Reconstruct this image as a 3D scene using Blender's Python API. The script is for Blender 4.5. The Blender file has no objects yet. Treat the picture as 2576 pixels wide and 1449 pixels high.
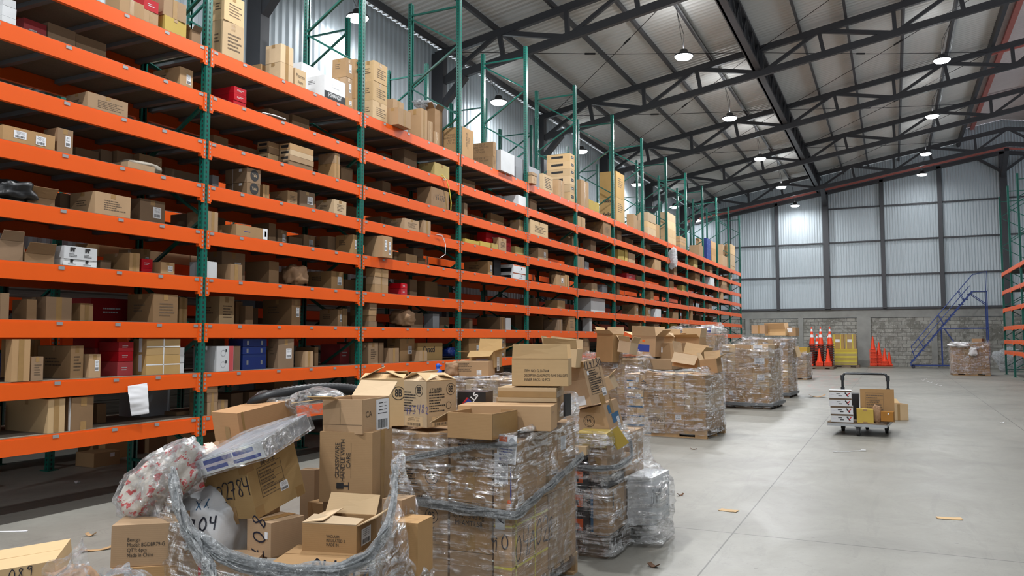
import bpy, math, random
from mathutils import Vector, Matrix, Euler, noise
R = math.radians
random.seed(7)
SC = bpy.context.scene
COL = SC.collection

# ---------------------------------------------------------------- camera
CAM_H, YAW, PITCH, ROLL, FPX = 1.5655, 0.4456, 0.06308, -0.00153, 2005.18
W, H = 2576, 1449
cd = bpy.data.cameras.new('camera'); cam = bpy.data.objects.new('camera', cd); COL.objects.link(cam)
cd.sensor_width = 36; cd.lens = FPX / W * 36; cd.clip_start = .05; cd.clip_end = 200
_f = Vector((-math.sin(YAW)*math.cos(PITCH), math.cos(YAW)*math.cos(PITCH), math.sin(PITCH)))
_r = Vector((math.cos(YAW), math.sin(YAW), 0)); _u = _r.cross(_f)
_r2 = math.cos(ROLL)*_r + math.sin(ROLL)*_u; _u2 = -math.sin(ROLL)*_r + math.cos(ROLL)*_u
cam.matrix_world = Matrix(((_r2.x, _u2.x, -_f.x, 0), (_r2.y, _u2.y, -_f.y, 0), (_r2.z, _u2.z, -_f.z, CAM_H), (0, 0, 0, 1)))
SC.camera = cam
EYE = Vector((0, 0, CAM_H))
def at(px, py, depth):
    return EYE + (_f + _r2*((px-W/2)/FPX) - _u2*((py-H/2)/FPX))*depth
def on_floor(px, py, z=0.0):
    d = _f + _r2*((px-W/2)/FPX) - _u2*((py-H/2)/FPX)
    return EYE + d*((z-EYE.z)/d.z)

# ---------------------------------------------------------------- light and exposure
SC.view_settings.view_transform = 'Standard'; SC.view_settings.look = 'None'
SC.view_settings.gamma = 1; SC.view_settings.use_curve_mapping = False
SC.view_settings.exposure = 0.42
w = bpy.data.worlds.new('world'); SC.world = w; w.use_nodes = True
w.node_tree.nodes['Background'].inputs[0].default_value = (.72, .80, .9, 1)
_t = w.node_tree      # added fill through open sides: brighter from behind, strongest below horizon to lift roof
_c = _t.nodes.new('ShaderNodeTexCoord'); _s = _t.nodes.new('ShaderNodeSeparateXYZ'); _t.links.new(_c.outputs['Generated'], _s.inputs[0])
def _range(sock, a, b, c, d):
    m = _t.nodes.new('ShaderNodeMapRange'); _t.links.new(sock, m.inputs['Value'])
    for n_, v_ in (('From Min', a), ('From Max', b), ('To Min', c), ('To Max', d)): m.inputs[n_].default_value = v_
    return m.outputs[0]
_a = _t.nodes.new('ShaderNodeMath'); _a.operation = 'ADD'
_t.links.new(_range(_s.outputs[1], .2, -1, .06, .42), _a.inputs[0]); _t.links.new(_range(_s.outputs[2], -.12, -.40, 0, 2.2), _a.inputs[1])
_t.links.new(_a.outputs[0], _t.nodes['Background'].inputs[1])
SC.cycles.max_bounces = 7; SC.cycles.diffuse_bounces = 3; SC.cycles.glossy_bounces = 3
SC.cycles.transmission_bounces = 3; SC.cycles.transparent_max_bounces = 12
SC.cycles.caustics_reflective = False; SC.cycles.caustics_refractive = False
SC.cycles.sample_clamp_indirect = 4; SC.cycles.use_denoising = True
LAMP_W = 240          # watts of one high bay lamp
# lamp rows: (x, z of lens, [y...]) ; the rows run the length of the hall
LAMP_ROWS = [(-10.28, 8.5, [-6.8, 0.1, 6.9, 13.78, 20.62, 27.5, 34.6, 41.5, 46.9]),
             (-4.75, 8.93, [-6.6, 0.2, 6.9, 13.7, 20.4, 26.93, 33.62, 40.53, 46.57]),
             (1.57, 9.99, [-6.4, .4, 7.1, 13.7, 20.4, 27.08, 33.89, 40.8, 45.92])]

# ---------------------------------------------------------------- helpers
def roof_z(x):            # centre line of the truss bottom chord
    return 10.231 + .168*(x if x < 5.4 else 10.8-x)

def tag(o, label=None, cat=None, group=None, kind=None):
    if label: o['label'] = label
    if cat: o['category'] = cat
    if group: o['group'] = group
    if kind: o['kind'] = kind
    return o
def empty(name, loc=(0, 0, 0), rot=(0, 0, 0), parent=None):
    o = bpy.data.objects.new(name, None); COL.objects.link(o); o.location = loc; o.rotation_euler = rot
    if parent: o.parent = parent
    o.empty_display_size = .1
    return o
def link(name, data, parent=None, loc=(0, 0, 0), rot=(0, 0, 0)):
    o = bpy.data.objects.new(name, data); COL.objects.link(o); o.location = loc; o.rotation_euler = rot
    if parent: o.parent = parent
    return o
class MB:
    def __init__(s): s.v = []; s.f = []; s.m = []
    def box(s, x0, x1, y0, y1, z0, z1, mi=0, M=None):
        b = len(s.v)
        P = [(x0,y0,z0),(x1,y0,z0),(x1,y1,z0),(x0,y1,z0),(x0,y0,z1),(x1,y0,z1),(x1,y1,z1),(x0,y1,z1)]
        if M is not None: P = [tuple(M @ Vector(p)) for p in P]
        s.v += P
        s.f += [(b+3,b+2,b+1,b),(b+4,b+5,b+6,b+7),(b,b+1,b+5,b+4),(b+1,b+2,b+6,b+5),(b+2,b+3,b+7,b+6),(b+3,b,b+4,b+7)]
        s.m += [mi]*6; return s
    def quad(s, a, b, c, d, mi=0):
        n = len(s.v); s.v += [tuple(a), tuple(b), tuple(c), tuple(d)]; s.f.append((n, n+1, n+2, n+3)); s.m.append(mi); return s
    def bar(s, a, b, wx, wy, mi=0, up=(0, 0, 1)):      # rectangular bar from a to b
        a = Vector(a); b = Vector(b); d = (b-a); L = d.length; d.normalize(); up = Vector(up)
        sx = d.cross(up)
        if sx.length < 1e-4: sx = d.cross(Vector((0, 1, 0)))
        sx.normalize(); sy = sx.cross(d)
        M = Matrix(((sx.x, sy.x, d.x, a.x), (sx.y, sy.y, d.y, a.y), (sx.z, sy.z, d.z, a.z), (0, 0, 0, 1)))
        return s.box(-wx/2, wx/2, -wy/2, wy/2, 0, L, mi, M)
    def tube(s, pts, r, n=8, mi=0, cap=True):
        pts = [Vector(p) for p in pts]; rr = r if hasattr(r, '__len__') else [r]*len(pts)
        b = len(s.v); prev = None
        for i, p in enumerate(pts):
            t = (pts[min(i+1, len(pts)-1)] - pts[max(i-1, 0)]).normalized()
            if prev is None:
                x = t.orthogonal().normalized()
            else:
                x = (prev - t*prev.dot(t)).normalized()
            prev = x; y = t.cross(x)
            for k in range(n):
                a = 2*math.pi*k/n; s.v.append(tuple(p + x*math.cos(a)*rr[i] + y*math.sin(a)*rr[i]))
        for i in range(len(pts)-1):
            for k in range(n):
                q = b+i*n; s.f.append((q+k, q+(k+1) % n, q+n+(k+1) % n, q+n+k)); s.m.append(mi)
        if cap:
            s.f.append(tuple(b+k for k in reversed(range(n)))); s.m.append(mi)
            q = b+(len(pts)-1)*n; s.f.append(tuple(q+k for k in range(n))); s.m.append(mi)
        return s
    def lathe(s, prof, n=24, mi=0, c=(0, 0, 0)):        # prof: (r, z)
        b = len(s.v)
        for r, z in prof:
            for k in range(n):
                a = 2*math.pi*k/n; s.v.append((c[0]+r*math.cos(a), c[1]+r*math.sin(a), c[2]+z))
        for i in range(len(prof)-1):
            m = mi[i] if hasattr(mi, '__len__') else mi
            for k in range(n):
                q = b+i*n; s.f.append((q+k, q+(k+1) % n, q+n+(k+1) % n, q+n+k)); s.m.append(m)
        return s
    def mesh(s, name, mats, smooth=False):
        me = bpy.data.meshes.new(name); me.from_pydata(s.v, [], s.f)
        for m in (mats if isinstance(mats, (list, tuple)) else [mats]): me.materials.append(m)
        if any(s.m): me.polygons.foreach_set('material_index', s.m)
        if smooth: me.polygons.foreach_set('use_smooth', [True]*len(s.f))
        me.update(); return me
    def obj(s, name, mats, parent=None, loc=(0, 0, 0), rot=(0, 0, 0), smooth=False):
        return link(name, s.mesh(name, mats, smooth), parent, loc, rot)
def bevel(o, w=.004, seg=2):
    m = o.modifiers.new('edge', 'BEVEL'); m.width = w; m.segments = seg; m.limit_method = 'ANGLE'; return o

# ---------------------------------------------------------------- materials
class NT:
    def __init__(s, name):
        s.mat = bpy.data.materials.new(name); s.mat.use_nodes = True; s.t = s.mat.node_tree; s.t.nodes.clear()
        s.out = s.t.nodes.new('ShaderNodeOutputMaterial')
    def n(s, typ, ins=None, **kw):
        nd = s.t.nodes.new('ShaderNode'+typ)
        for k, v in kw.items(): setattr(nd, k, v)
        for k, v in (ins or {}).items():
            if isinstance(v, bpy.types.NodeSocket): s.t.links.new(v, nd.inputs[k])
            else: nd.inputs[k].default_value = v
        return nd
    def coord(s, scale=(1, 1, 1), kind='Object'):
        c = s.n('TexCoord'); m = s.n('Mapping', {'Vector': c.outputs[kind]}); m.inputs['Scale'].default_value = scale
        return m.outputs[0]
    def noise(s, scale, detail=3, vec=None, rough=.5, dist=0):
        i = {'Scale': scale, 'Detail': detail, 'Roughness': rough, 'Distortion': dist}
        if vec is not None: i['Vector'] = vec
        return s.n('TexNoise', i).outputs['Fac']
    def ramp(s, fac, stops):
        r = s.n('ValToRGB', {'Fac': fac}); e = r.color_ramp.elements
        while len(e) < len(stops): e.new(.5)
        for k, (p, c) in enumerate(stops):
            e[k].position = p; e[k].color = (*c, 1) if len(c) == 3 else c
        return r.outputs['Color']
    def math(s, op, a, b=0.0, c=None):
        i = {0: a, 1: b}
        if c is not None: i[2] = c
        return s.n('Math', i, operation=op).outputs[0]
    def mix(s, fac, a, b, typ='MIX'):
        m = s.n('Mix', data_type='RGBA', blend_type=typ)
        for k, v in ((0, fac), (6, a), (7, b)):
            if isinstance(v, bpy.types.NodeSocket): s.t.links.new(v, m.inputs[k])
            else: m.inputs[k].default_value = v if k == 0 else ((*v, 1) if len(v) == 3 else v)
        return m.outputs[2]
    def pbr(s, color, rough=.5, metal=0, spec=.5, bump=None, bstr=.2, bdist=.01, **kw):
        i = {'Roughness': rough, 'Metallic': metal, 'Specular IOR Level': spec}
        i['Base Color'] = (*color, 1) if isinstance(color, tuple) and len(color) == 3 else color
        if bump is not None:
            i['Normal'] = s.n('Bump', {'Height': bump, 'Strength': bstr, 'Distance': bdist}).outputs[0]
        i.update(kw)
        b = s.n('BsdfPrincipled', i); s.t.links.new(b.outputs[0], s.out.inputs[0]); return s.mat
def plain(name, c, rough=.5, metal=0, var=.12, scale=6, bstr=.0, spec=.5):
    t = NT(name); v = t.noise(scale, 3, t.coord())
    col = t.mix(v, tuple(x*(1-var) for x in c), tuple(min(1, x*(1+var)) for x in c))
    return t.pbr(col, rough, metal, spec, bump=v if bstr else None, bstr=bstr)
def cardboard(name, c, rough=.78):
    t = NT(name); co = t.coord()
    big = t.noise(3.5, 4, co, .6); info = t.n('ObjectInfo').outputs['Random']
    flute = t.n('TexWave', {'Vector': co, 'Scale': 38, 'Distortion': .4}, wave_type='BANDS', bands_direction='Z').outputs['Fac']
    k = t.math('ADD', t.math('MULTIPLY', info, .34), .80)
    k = t.math('MULTIPLY', k, t.math('ADD', t.math('MULTIPLY', big, .26), .87))
    hs = t.n('HueSaturation', {'Color': (*c, 1), 'Value': k, 'Saturation': t.math('ADD', t.math('MULTIPLY', t.math('FRACT', t.math('MULTIPLY', info, 7.3)), .22), .86)})
    return t.pbr(hs.outputs[0], rough, 0, .25, bump=t.math('ADD', t.math('MULTIPLY', flute, .04), t.math('MULTIPLY', t.noise(14, 3, co), .6)), bstr=.25, bdist=.006)
M = {}
M['kraft'] = cardboard('kraft_cardboard', (.43, .265, .132))
M['kraft_shaded'] = cardboard('shaded_cardboard', (.27, .165, .088))  # darker copy of kraft, with the shade inside the rack put into its colour
M['kraft_pale'] = cardboard('pale_cardboard', (.60, .42, .235))
M['kraft_gold'] = cardboard('golden_cardboard', (.46, .285, .10))
M['kraft_orange'] = cardboard('orange_cardboard', (.42, .205, .065))
M['kraft_yellow'] = cardboard('yellow_cardboard', (.50, .36, .095))
M['white_card'] = cardboard('white_card', (.70, .71, .72), .55)
M['grey_card'] = cardboard('grey_card', (.30, .31, .33), .6)
M['red_card'] = cardboard('red_card', (.45, .012, .02), .45)
M['blue_card'] = plain('blue_plastic', (.01, .035, .22), .4)
M['black_card'] = plain('black_card', (.012, .012, .014), .35)
M['tape'] = plain('packing_tape', (.36, .215, .085), .22, spec=.6, scale=20, bstr=.1)
M['paper'] = plain('paper', (.80, .80, .82), .6, var=.04)
M['lavender'] = plain('lavender_paper', (.62, .58, .66), .6, var=.05)
M['ink'] = plain('black_ink', (.02, .018, .018), .6)
M['marker'] = plain('marker_ink', (.012, .014, .03), .5)
M['blue_ink'] = plain('blue_ink', (.02, .045, .28), .5)
M['teal_ink'] = plain('teal_ink', (.03, .12, .24), .5)
M['brown_ink'] = plain('brown_ink', (.13, .085, .05), .7)
M['red_ink'] = plain('red_ink', (.55, .02, .025), .5)
M['orange_ink'] = plain('orange_ink', (.8, .12, .01), .5)
M['yellow_strap'] = plain('yellow_strap', (.68, .56, .05), .4)
M['white_strap'] = plain('white_strap', (.75, .75, .75), .4)
M['orange'] = plain('orange_enamel', (.84, .112, .008), .32, var=.05, scale=3, spec=.5)
M['steel_dark'] = plain('dark_roof_steel', (.058, .059, .066), .5, var=.15, scale=2)
M['red_steel'] = plain('red_primed_steel', (.60, .19, .16), .55)
M['galv'] = plain('galvanised_steel', (.48, .50, .52), .38, metal=.75, var=.1, scale=30)
M['clip'] = plain('clip_steel', (.42, .44, .45), .4, metal=.5)
M['bar_steel'] = plain('grey_support_steel', (.17, .18, .19), .5, metal=.3)
M['wood'] = plain('pallet_wood', (.40, .25, .12), .8, var=.35, scale=9, bstr=.3)
M['wood_old'] = plain('weathered_wood', (.20, .145, .10), .85, var=.4, scale=9, bstr=.3)
M['black'] = plain('black_plastic', (.014, .014, .015), .4)
M['blue_paint'] = plain('blue_enamel', (.022, .05, .21), .35)
M['cone'] = plain('cone_orange', (.9, .07, .018), .42, var=.04)
M['cone_white'] = plain('reflective_white', (.8, .82, .85), .35, var=.03)
M['grey_plate'] = plain('grey_steel_plate', (.16, .17, .17), .45, metal=.4)
M['rubber'] = plain('rubber', (.03, .03, .03), .7)
M['pipe'] = plain('dark_pipe', (.05, .055, .06), .35, metal=.3)
M['plaster'] = plain('smooth_concrete', (.30, .30, .28), .85, var=.25, scale=2.5, bstr=.2)
M['kraft_bag'] = plain('brown_paper', (.33, .19, .10), .7, var=.25, scale=8, bstr=.5)
M['blue_bright'] = plain('bright_blue_plastic', (.02, .12, .62), .3)
M['leaf'] = plain('dry_leaf', (.14, .07, .035), .8, var=.4, scale=30)
def m_green():
    t = NT('green_enamel'); c = t.n('TexCoord').outputs['Object']; s = t.n('SeparateXYZ', {0: c})
    base = (.008, .115, .085)
    fr = t.math('ABSOLUTE', t.math('SUBTRACT', t.math('FRACT', t.math('DIVIDE', s.outputs[2], .0508)), .5))
    hole_z = t.math('LESS_THAN', fr, .27)
    hx = t.math('LESS_THAN', t.math('ABSOLUTE', s.outputs[0]), .009)
    hy = t.math('LESS_THAN', t.math('ABSOLUTE', t.math('ADD', s.outputs[1], t.math('MULTIPLY', fr, .012))), .010)
    m = t.math('MULTIPLY', hole_z, t.math('MAXIMUM', hx, hy))
    v = t.noise(8, 3, c)
    col = t.mix(v, tuple(x*.85 for x in base), tuple(x*1.2 for x in base))
    col = t.mix(m, col, (.003, .006, .006))
    return t.pbr(col, t.math('ADD', t.math('MULTIPLY', m, .5), .25), 0, .5)
M['green'] = m_green()
M['green_plain'] = plain('green_enamel_plain', (.008, .115, .085), .28, var=.1)
def m_deck():
    t = NT('particle_board'); co = t.coord((1, 1, 1)); a = t.noise(90, 2, co); b = t.noise(4, 3, co)
    c = t.mix(a, (.16, .125, .09), (.30, .245, .185)); c = t.mix(t.math('MULTIPLY', b, .6), c, (.14, .12, .10))
    return t.pbr(c, .8, 0, .3)
M['deck'] = m_deck()
def m_floor():
    t = NT('polished_concrete'); g = t.n('NewGeometry').outputs['Position']; s = t.n('SeparateXYZ', {0: g})
    def vec(sc): m = t.n('Mapping', {'Vector': g}); m.inputs['Scale'].default_value = sc; return m.outputs[0]
    big = t.noise(.35, 6, vec((1, 1, 1)), .62, .6); mid = t.noise(1.6, 6, vec((1, .6, 1)), .65, 1.2); fine = t.noise(26, 4, vec((1, 1, 1)), .6)
    streak = t.noise(1.1, 5, vec((3.2, .35, 1)), .65, 1.6)
    swirl = t.noise(1.5, 4, vec((.7, .9, 1)), .6, 4.0)
    c = t.ramp(big, [(.3, (.185, .178, .155)), (.5, (.25, .24, .208)), (.72, (.32, .308, .268))])
    c = t.mix(t.math('MULTIPLY', t.math('SUBTRACT', mid, .35), .55), c, (.175, .168, .148))
    c = t.mix(t.math('MULTIPLY', t.math('GREATER_THAN', streak, .60), .18), c, (.15, .145, .13))
    ring = t.math('LESS_THAN', t.math('ABSOLUTE', t.math('SUBTRACT', swirl, .5)), .006)
    c = t.mix(t.math('MULTIPLY', ring, .22), c, (.12, .115, .105))
    c = t.mix(t.math('MULTIPLY', fine, .18), c, (.16, .152, .137))
    spots = t.n('TexVoronoi', {'Vector': vec((1, 1, 1)), 'Scale': 2.2}).outputs['Distance']
    c = t.mix(t.math('MULTIPLY', t.math('LESS_THAN', spots, .035), .5), c, (.10, .09, .08))
    # worn red paint scuffs near the cones
    px = t.math('SUBTRACT', s.outputs[0], -2.1); py = t.math('MULTIPLY', t.math('SUBTRACT', s.outputs[1], 31.5), .16)
    rad = t.math('SQRT', t.math('ADD', t.math('MULTIPLY', px, px), t.math('MULTIPLY', py, py)))
    pm = t.math('MULTIPLY', t.math('LESS_THAN', rad, 1.0), t.math('GREATER_THAN', t.noise(2.6, 5, vec((1, .4, 1)), .7), .58))
    c = t.mix(t.math('MULTIPLY', pm, .35), c, (.45, .10, .08))
    # saw cut joints
    def joint(o, off, per, wd):
        q = t.math('FRACT', t.math('DIVIDE', t.math('SUBTRACT', s.outputs[o], off), per))
        return t.math('LESS_THAN', t.math('MINIMUM', q, t.math('SUBTRACT', 1, q)), wd/per)
    j = t.math('MAXIMUM', joint(0, -1.21, 3.15, .006), joint(1, 6.65, 6.77, .007))
    c = t.mix(t.math('MULTIPLY', j, .8), c, (.045, .042, .038))
    r = t.math('ADD', t.math('MULTIPLY', mid, .35), .27)
    return t.pbr(c, r, 0, .5, bump=t.math('SUBTRACT', fine, t.math('MULTIPLY', j, 2)), bstr=.12, bdist=.004)
M['floor'] = m_floor()
def m_sheet(name, c, dark, seam=None, metal=.25, rough=.42):
    t = NT(name); g = t.n('NewGeometry').outputs['Position']
    def vec(sc): m = t.n('Mapping', {'Vector': g}); m.inputs['Scale'].default_value = sc; return m.outputs[0]
    a = t.noise(.5, 5, vec((1, 1, 1)), .6); b = t.noise(1.0, 3, vec((9, 9, .35)) if seam == 'z' else vec((.35, 9, 9)), .6)
    col = t.mix(t.math('MULTIPLY', a, .9), c, dark); col = t.mix(t.math('MULTIPLY', b, .35), col, dark)
    return t.pbr(col, rough, metal, .5)
M['roof'] = m_sheet('roof_sheet', (.66, .655, .63), (.55, .545, .53), metal=.05, rough=.55)
M['wallsheet'] = m_sheet('wall_sheet', (.60, .67, .71), (.46, .52, .56), 'z', metal=.05, rough=.55)
M['skylight'] = m_sheet('pale_roof_sheet', (.86, .80, .79), (.74, .62, .60))
def m_block():
    t = NT('concrete_block'); g = t.n('NewGeometry').outputs['Position']; s = t.n('SeparateXYZ', {0: g})
    v = t.n('CombineXYZ', {0: s.outputs[0], 1: s.outputs[2], 2: 0.0}).outputs[0]
    b = t.n('TexBrick', {'Vector': v, 'Color1': (.31, .305, .275, 1), 'Color2': (.42, .41, .37, 1), 'Mortar': (.15, .148, .135, 1), 'Scale': 1.0,
        'Mortar Size': .012, 'Mortar Smooth': .2, 'Bias': 0.0, 'Brick Width': .42, 'Row Height': .205})
    n1 = t.noise(1.4, 6, v, .7, .8); n2 = t.noise(7, 5, v, .7)
    c = t.mix(t.ramp(n1, [(.45, (0, 0, 0)), (.58, (.9, .9, .9))]), b.outputs[0], (.20, .195, .17))
    c = t.mix(t.ramp(n2, [(.56, (0, 0, 0)), (.66, (.85, .85, .85))]), c, (.52, .51, .48))
    return t.pbr(c, .9, 0, .2, bump=t.math('SUBTRACT', n2, b.outputs['Fac']), bstr=.7, bdist=.02)
M['block'] = m_block()
def m_film(name, fac=.66, s1=(3, 3, 34), s2=(9, 9, 9), milky=.015, rough=.20, bs=1.0, tint=(.95, .96, .97)):
    t = NT(name); co = t.coord(s1); co2 = t.coord(s2)
    a = t.noise(1.0, 4, co, .6, .8); b = t.noise(1.0, 5, co2, .65, 1.2)
    h = t.math('ADD', t.math('MULTIPLY', a, .55), t.math('MULTIPLY', b, .9))
    nrm = t.n('Bump', {'Height': h, 'Strength': bs, 'Distance': .09}).outputs[0]
    gl = t.n('BsdfGlossy', {'Color': (1, 1, 1, 1), 'Roughness': rough, 'Normal': nrm})
    tr = t.n('BsdfTransparent', {'Color': (*tint, 1)})
    df = t.n('BsdfDiffuse', {'Color': (.85, .88, .9, 1), 'Normal': nrm})
    tl = t.n('BsdfTranslucent', {'Color': (.85, .88, .9, 1)})
    d2 = t.n('MixShader', {0: .4, 1: df.outputs[0], 2: tl.outputs[0]})
    lw = t.n('LayerWeight', {'Blend': .18}).outputs['Facing']
    streak = t.ramp(t.math('ADD', t.math('MULTIPLY', a, .6), t.math('MULTIPLY', b, .5)), [(.52, (0, 0, 0)), (.62, (1, 1, 1))])
    f = t.math('ADD', t.math('MULTIPLY', lw, .22), t.math('MULTIPLY', streak, fac))
    f = t.math('ADD', f, .05); f = t.math('MINIMUM', f, .85)
    m1 = t.n('MixShader', {0: t.math('ADD', milky, t.math('MULTIPLY', t.math('POWER', streak, 2.0), milky*2.5+.22)), 1: tr.outputs[0], 2: d2.outputs[0]})  # white diffuse along the streaks: sparkle painted into the film colour
    m2 = t.n('MixShader', {0: f, 1: m1.outputs[0], 2: gl.outputs[0]})
    t.t.links.new(m2.outputs[0], t.out.inputs[0]); return t.mat
M['film'] = m_film('stretch_film')
M['film_thin'] = m_film('thin_film', .22)
M['film_sleeve'] = m_film('sleeve_film', .22, (8, 8, 8), (20, 20, 20), .02)
M['film_loose'] = m_film('loose_stretch_film', .6, (7, 7, 22), (14, 14, 14))
M['film_bunch'] = m_film('bunched_film', .34, (14, 14, 14), (40, 40, 40), .62, .3)
M['film_bag'] = m_film('clear_bag_film', .50, (8, 8, 8), (24, 24, 24), .07)
def m_emit(name, c, s):
    t = NT(name); e = t.n('Emission', {'Color': (*c, 1), 'Strength': s}); t.t.links.new(e.outputs[0], t.out.inputs[0]); return t.mat
M['lens'] = m_emit('lamp_lens', (.93, .97, 1), 30)
def m_mesh_bag():
    t = NT('grey_mesh_bag'); v = t.noise(9, 5, t.coord(), .7)
    return t.pbr(t.ramp(v, [(.3, (.15, .13, .10)), (.7, (.42, .37, .30))]), .6, 0, .4, bump=v, bstr=.6)
M['netbag'] = m_mesh_bag()
def m_sack():
    t = NT('red_printed_sack'); c = t.coord((16, 16, 26)); v = t.noise(1.6, 3, c, .6)
    return t.pbr(t.ramp(v, [(.50, (.72, .64, .55)), (.56, (.72, .64, .55)), (.58, (.6, .05, .05)), (.66, (.6, .05, .05))]), .6, 0, .4, bump=v, bstr=.4)
M['sack_red'] = m_sack()

# ================================================================ THE SHELL
WY = 47.92                      # back wall
XL, XR, YN = -11.0, 21.6, -9.5  # left wall, far right eave, near end of what is built
def struct(mb, name, mats, smooth=False):
    return tag(mb.obj(name, mats, smooth=smooth), kind='structure')
struct(MB().box(XL-.2, XR, YN, WY+.3, -.2, 0), 'floor', M['floor'])
def wave(a0, a1, pitch=.2, amp=.03):
    out = []; a = a0
    while a < a1:
        out += [(a, 0), (a+pitch*.3, 0), (a+pitch*.5, amp), (a+pitch*.8, amp)]; a += pitch
    return out
def sheet(name, mat, strips):
    mb = MB()
    for ring0, ring1 in strips:
        b = len(mb.v); mb.v += ring0 + ring1; n = len(ring0)
        for k in range(n-1): mb.f.append((b+k, b+k+1, b+n+k+1, b+n+k)); mb.m.append(0)
    return struct(mb, name, mat)
wy = wave(YN, WY, .2, .032)
def roof_strip(xa, xb, dz): return ([(xa, y, roof_z(xa)+dz+a) for y, a in wy], [(xb, y, roof_z(xb)+dz+a) for y, a in wy])
sheet('ceiling', M['roof'], [roof_strip(XL-.1, 3.45, 1.06), roof_strip(7.35, XR, 1.06)])
sheet('ceiling_monitor', M['skylight'], [roof_strip(3.05, 5.4, 1.75), roof_strip(5.4, 7.75, 1.75)])
wx = wave(XL, XR, .135, .022)
def wall_strip(zf0, zf1, off): return ([(x, WY-a-off, zf0(x)) for x, a in wx], [(x, WY-a-off, zf1(x)) for x, a in wx])
sheet('wall_back', M['wallsheet'], [wall_strip(lambda x: 3.17, lambda x: 5.0, 0), wall_strip(lambda x: 4.92, lambda x: 6.86, .012),
      wall_strip(lambda x: 6.78, lambda x: roof_z(x)+(1.06 if x < 3.3 else 1.75), .024)])
wl = wave(YN, WY, .2, .035)
sheet('wall_left', M['wallsheet'], [([(XL+a, y, 2.6) for y, a in wl], [(XL+a, y, roof_z(XL)+1.05) for y, a in wl])])
struct(MB().box(XL-.15, XL, YN, WY, 0, 2.6), 'wall_left_base', M['block'])
struct(MB().box(XL, XR, WY, WY+.25, 0, 2.66), 'wall_back_blocks', M['block'])
struct(MB().box(XL, XR, WY-.05, WY+.25, 2.68, 3.17), 'trim_1', M['plaster'])
for k, (x, hw) in enumerate([(-7.65, .12), (-4.72, .13), (-1.45, .34), (1.95, .14), (5.35, .16), (8.6, .3), (12, .14)]):
    struct(MB().box(x-hw, x+hw, WY-.12, WY+.1, 0, 2.68), 'trim_%d' % (k+2), M['plaster'])
# dark joint lines cut under the band and at knee height
ORD = ['first', 'second', 'third', 'fourth', 'fifth', 'sixth', 'seventh', 'eighth', 'ninth', 'tenth', 'eleventh', 'twelfth', 'thirteenth', 'fourteenth', 'fifteenth']
D = M['steel_dark']
# columns and girts of the back wall
cols = [(-8.6, .075), (-5.9, .075), (-3.27, .15), (-.38, .09), (2.42, .10), (5.35, .15), (8.2, .09), (11, .09)]
for k, (x, hw) in enumerate(cols):
    o = MB().box(x-hw, x+hw, WY-.26, WY-.05, 3.17, roof_z(x)+.05).obj('steel_column', D)
    tag(o, 'dark steel column on the corrugated back wall, %s from the left corner' % ORD[k], 'column', 'columns of the back wall')
gird = [(3.17, XL, XR, .12), (5.0, XL, XR, .07), (6.88, XL, XR, .07), (8.78, -3.2, XR, .07)]
gl = ['lowest, along the top of the concrete band', 'second up, a third of the way up the sheeting', 'third up, two thirds of the way up', 'topmost, just under the roof']
for (z, xa, xb, hh), l in zip(gird, gl):
    o = MB().box(xa, xb, WY-.13, WY-.045, z-hh/2, z+hh/2).obj('wall_girt', D)
    tag(o, 'dark horizontal girt of back wall, '+l, 'girt', 'girts of the back wall')
mb = MB()
mb.bar((XL, WY-.15, roof_z(XL)), (5.4, WY-.15, roof_z(5.4)), .22, .17); mb.bar((5.4, WY-.15, roof_z(5.4)), (XR, WY-.15, roof_z(XR)), .22, .17)
tag(mb.obj('gable_rafter', D), 'dark sloping rafter closing the top of the back wall', 'rafter')
mb = MB(); mb.bar((XL, WY-.35, roof_z(XL)+.19), (5.4, WY-.35, roof_z(5.4)+.19), .10, .13); mb.bar((5.4, WY-.35, roof_z(5.4)+.19), (XR, WY-.35, roof_z(XR)+.19), .06, .10)
tag(mb.obj('red_edge_strip', M['red_steel']), 'thin red primed strip above the gable rafter of the back wall', 'strip')
mb = MB()
for s in (-1, 1): mb.bar((5.35, WY-.2, 10.1), (5.35+s*1.1, WY-.2, roof_z(5.35+s*1.1)-.05), .13, .13)
mb.bar((5.35, WY-.3, 9.9), (5.35, 45.9, 10.9), .2, .2)
tag(mb.obj('knee_brace', D), 'dark knee braces fanning from the ridge column to the rafters', 'brace')
mb = MB(); mb.bar((-3.27, WY-.15, 9.0), (-3.27, 45.9, roof_z(-3.27)+.1), .22, .22)
tag(mb.obj('knee_brace', D), 'dark knee brace from the wide back wall column to the girder', 'brace')
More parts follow.
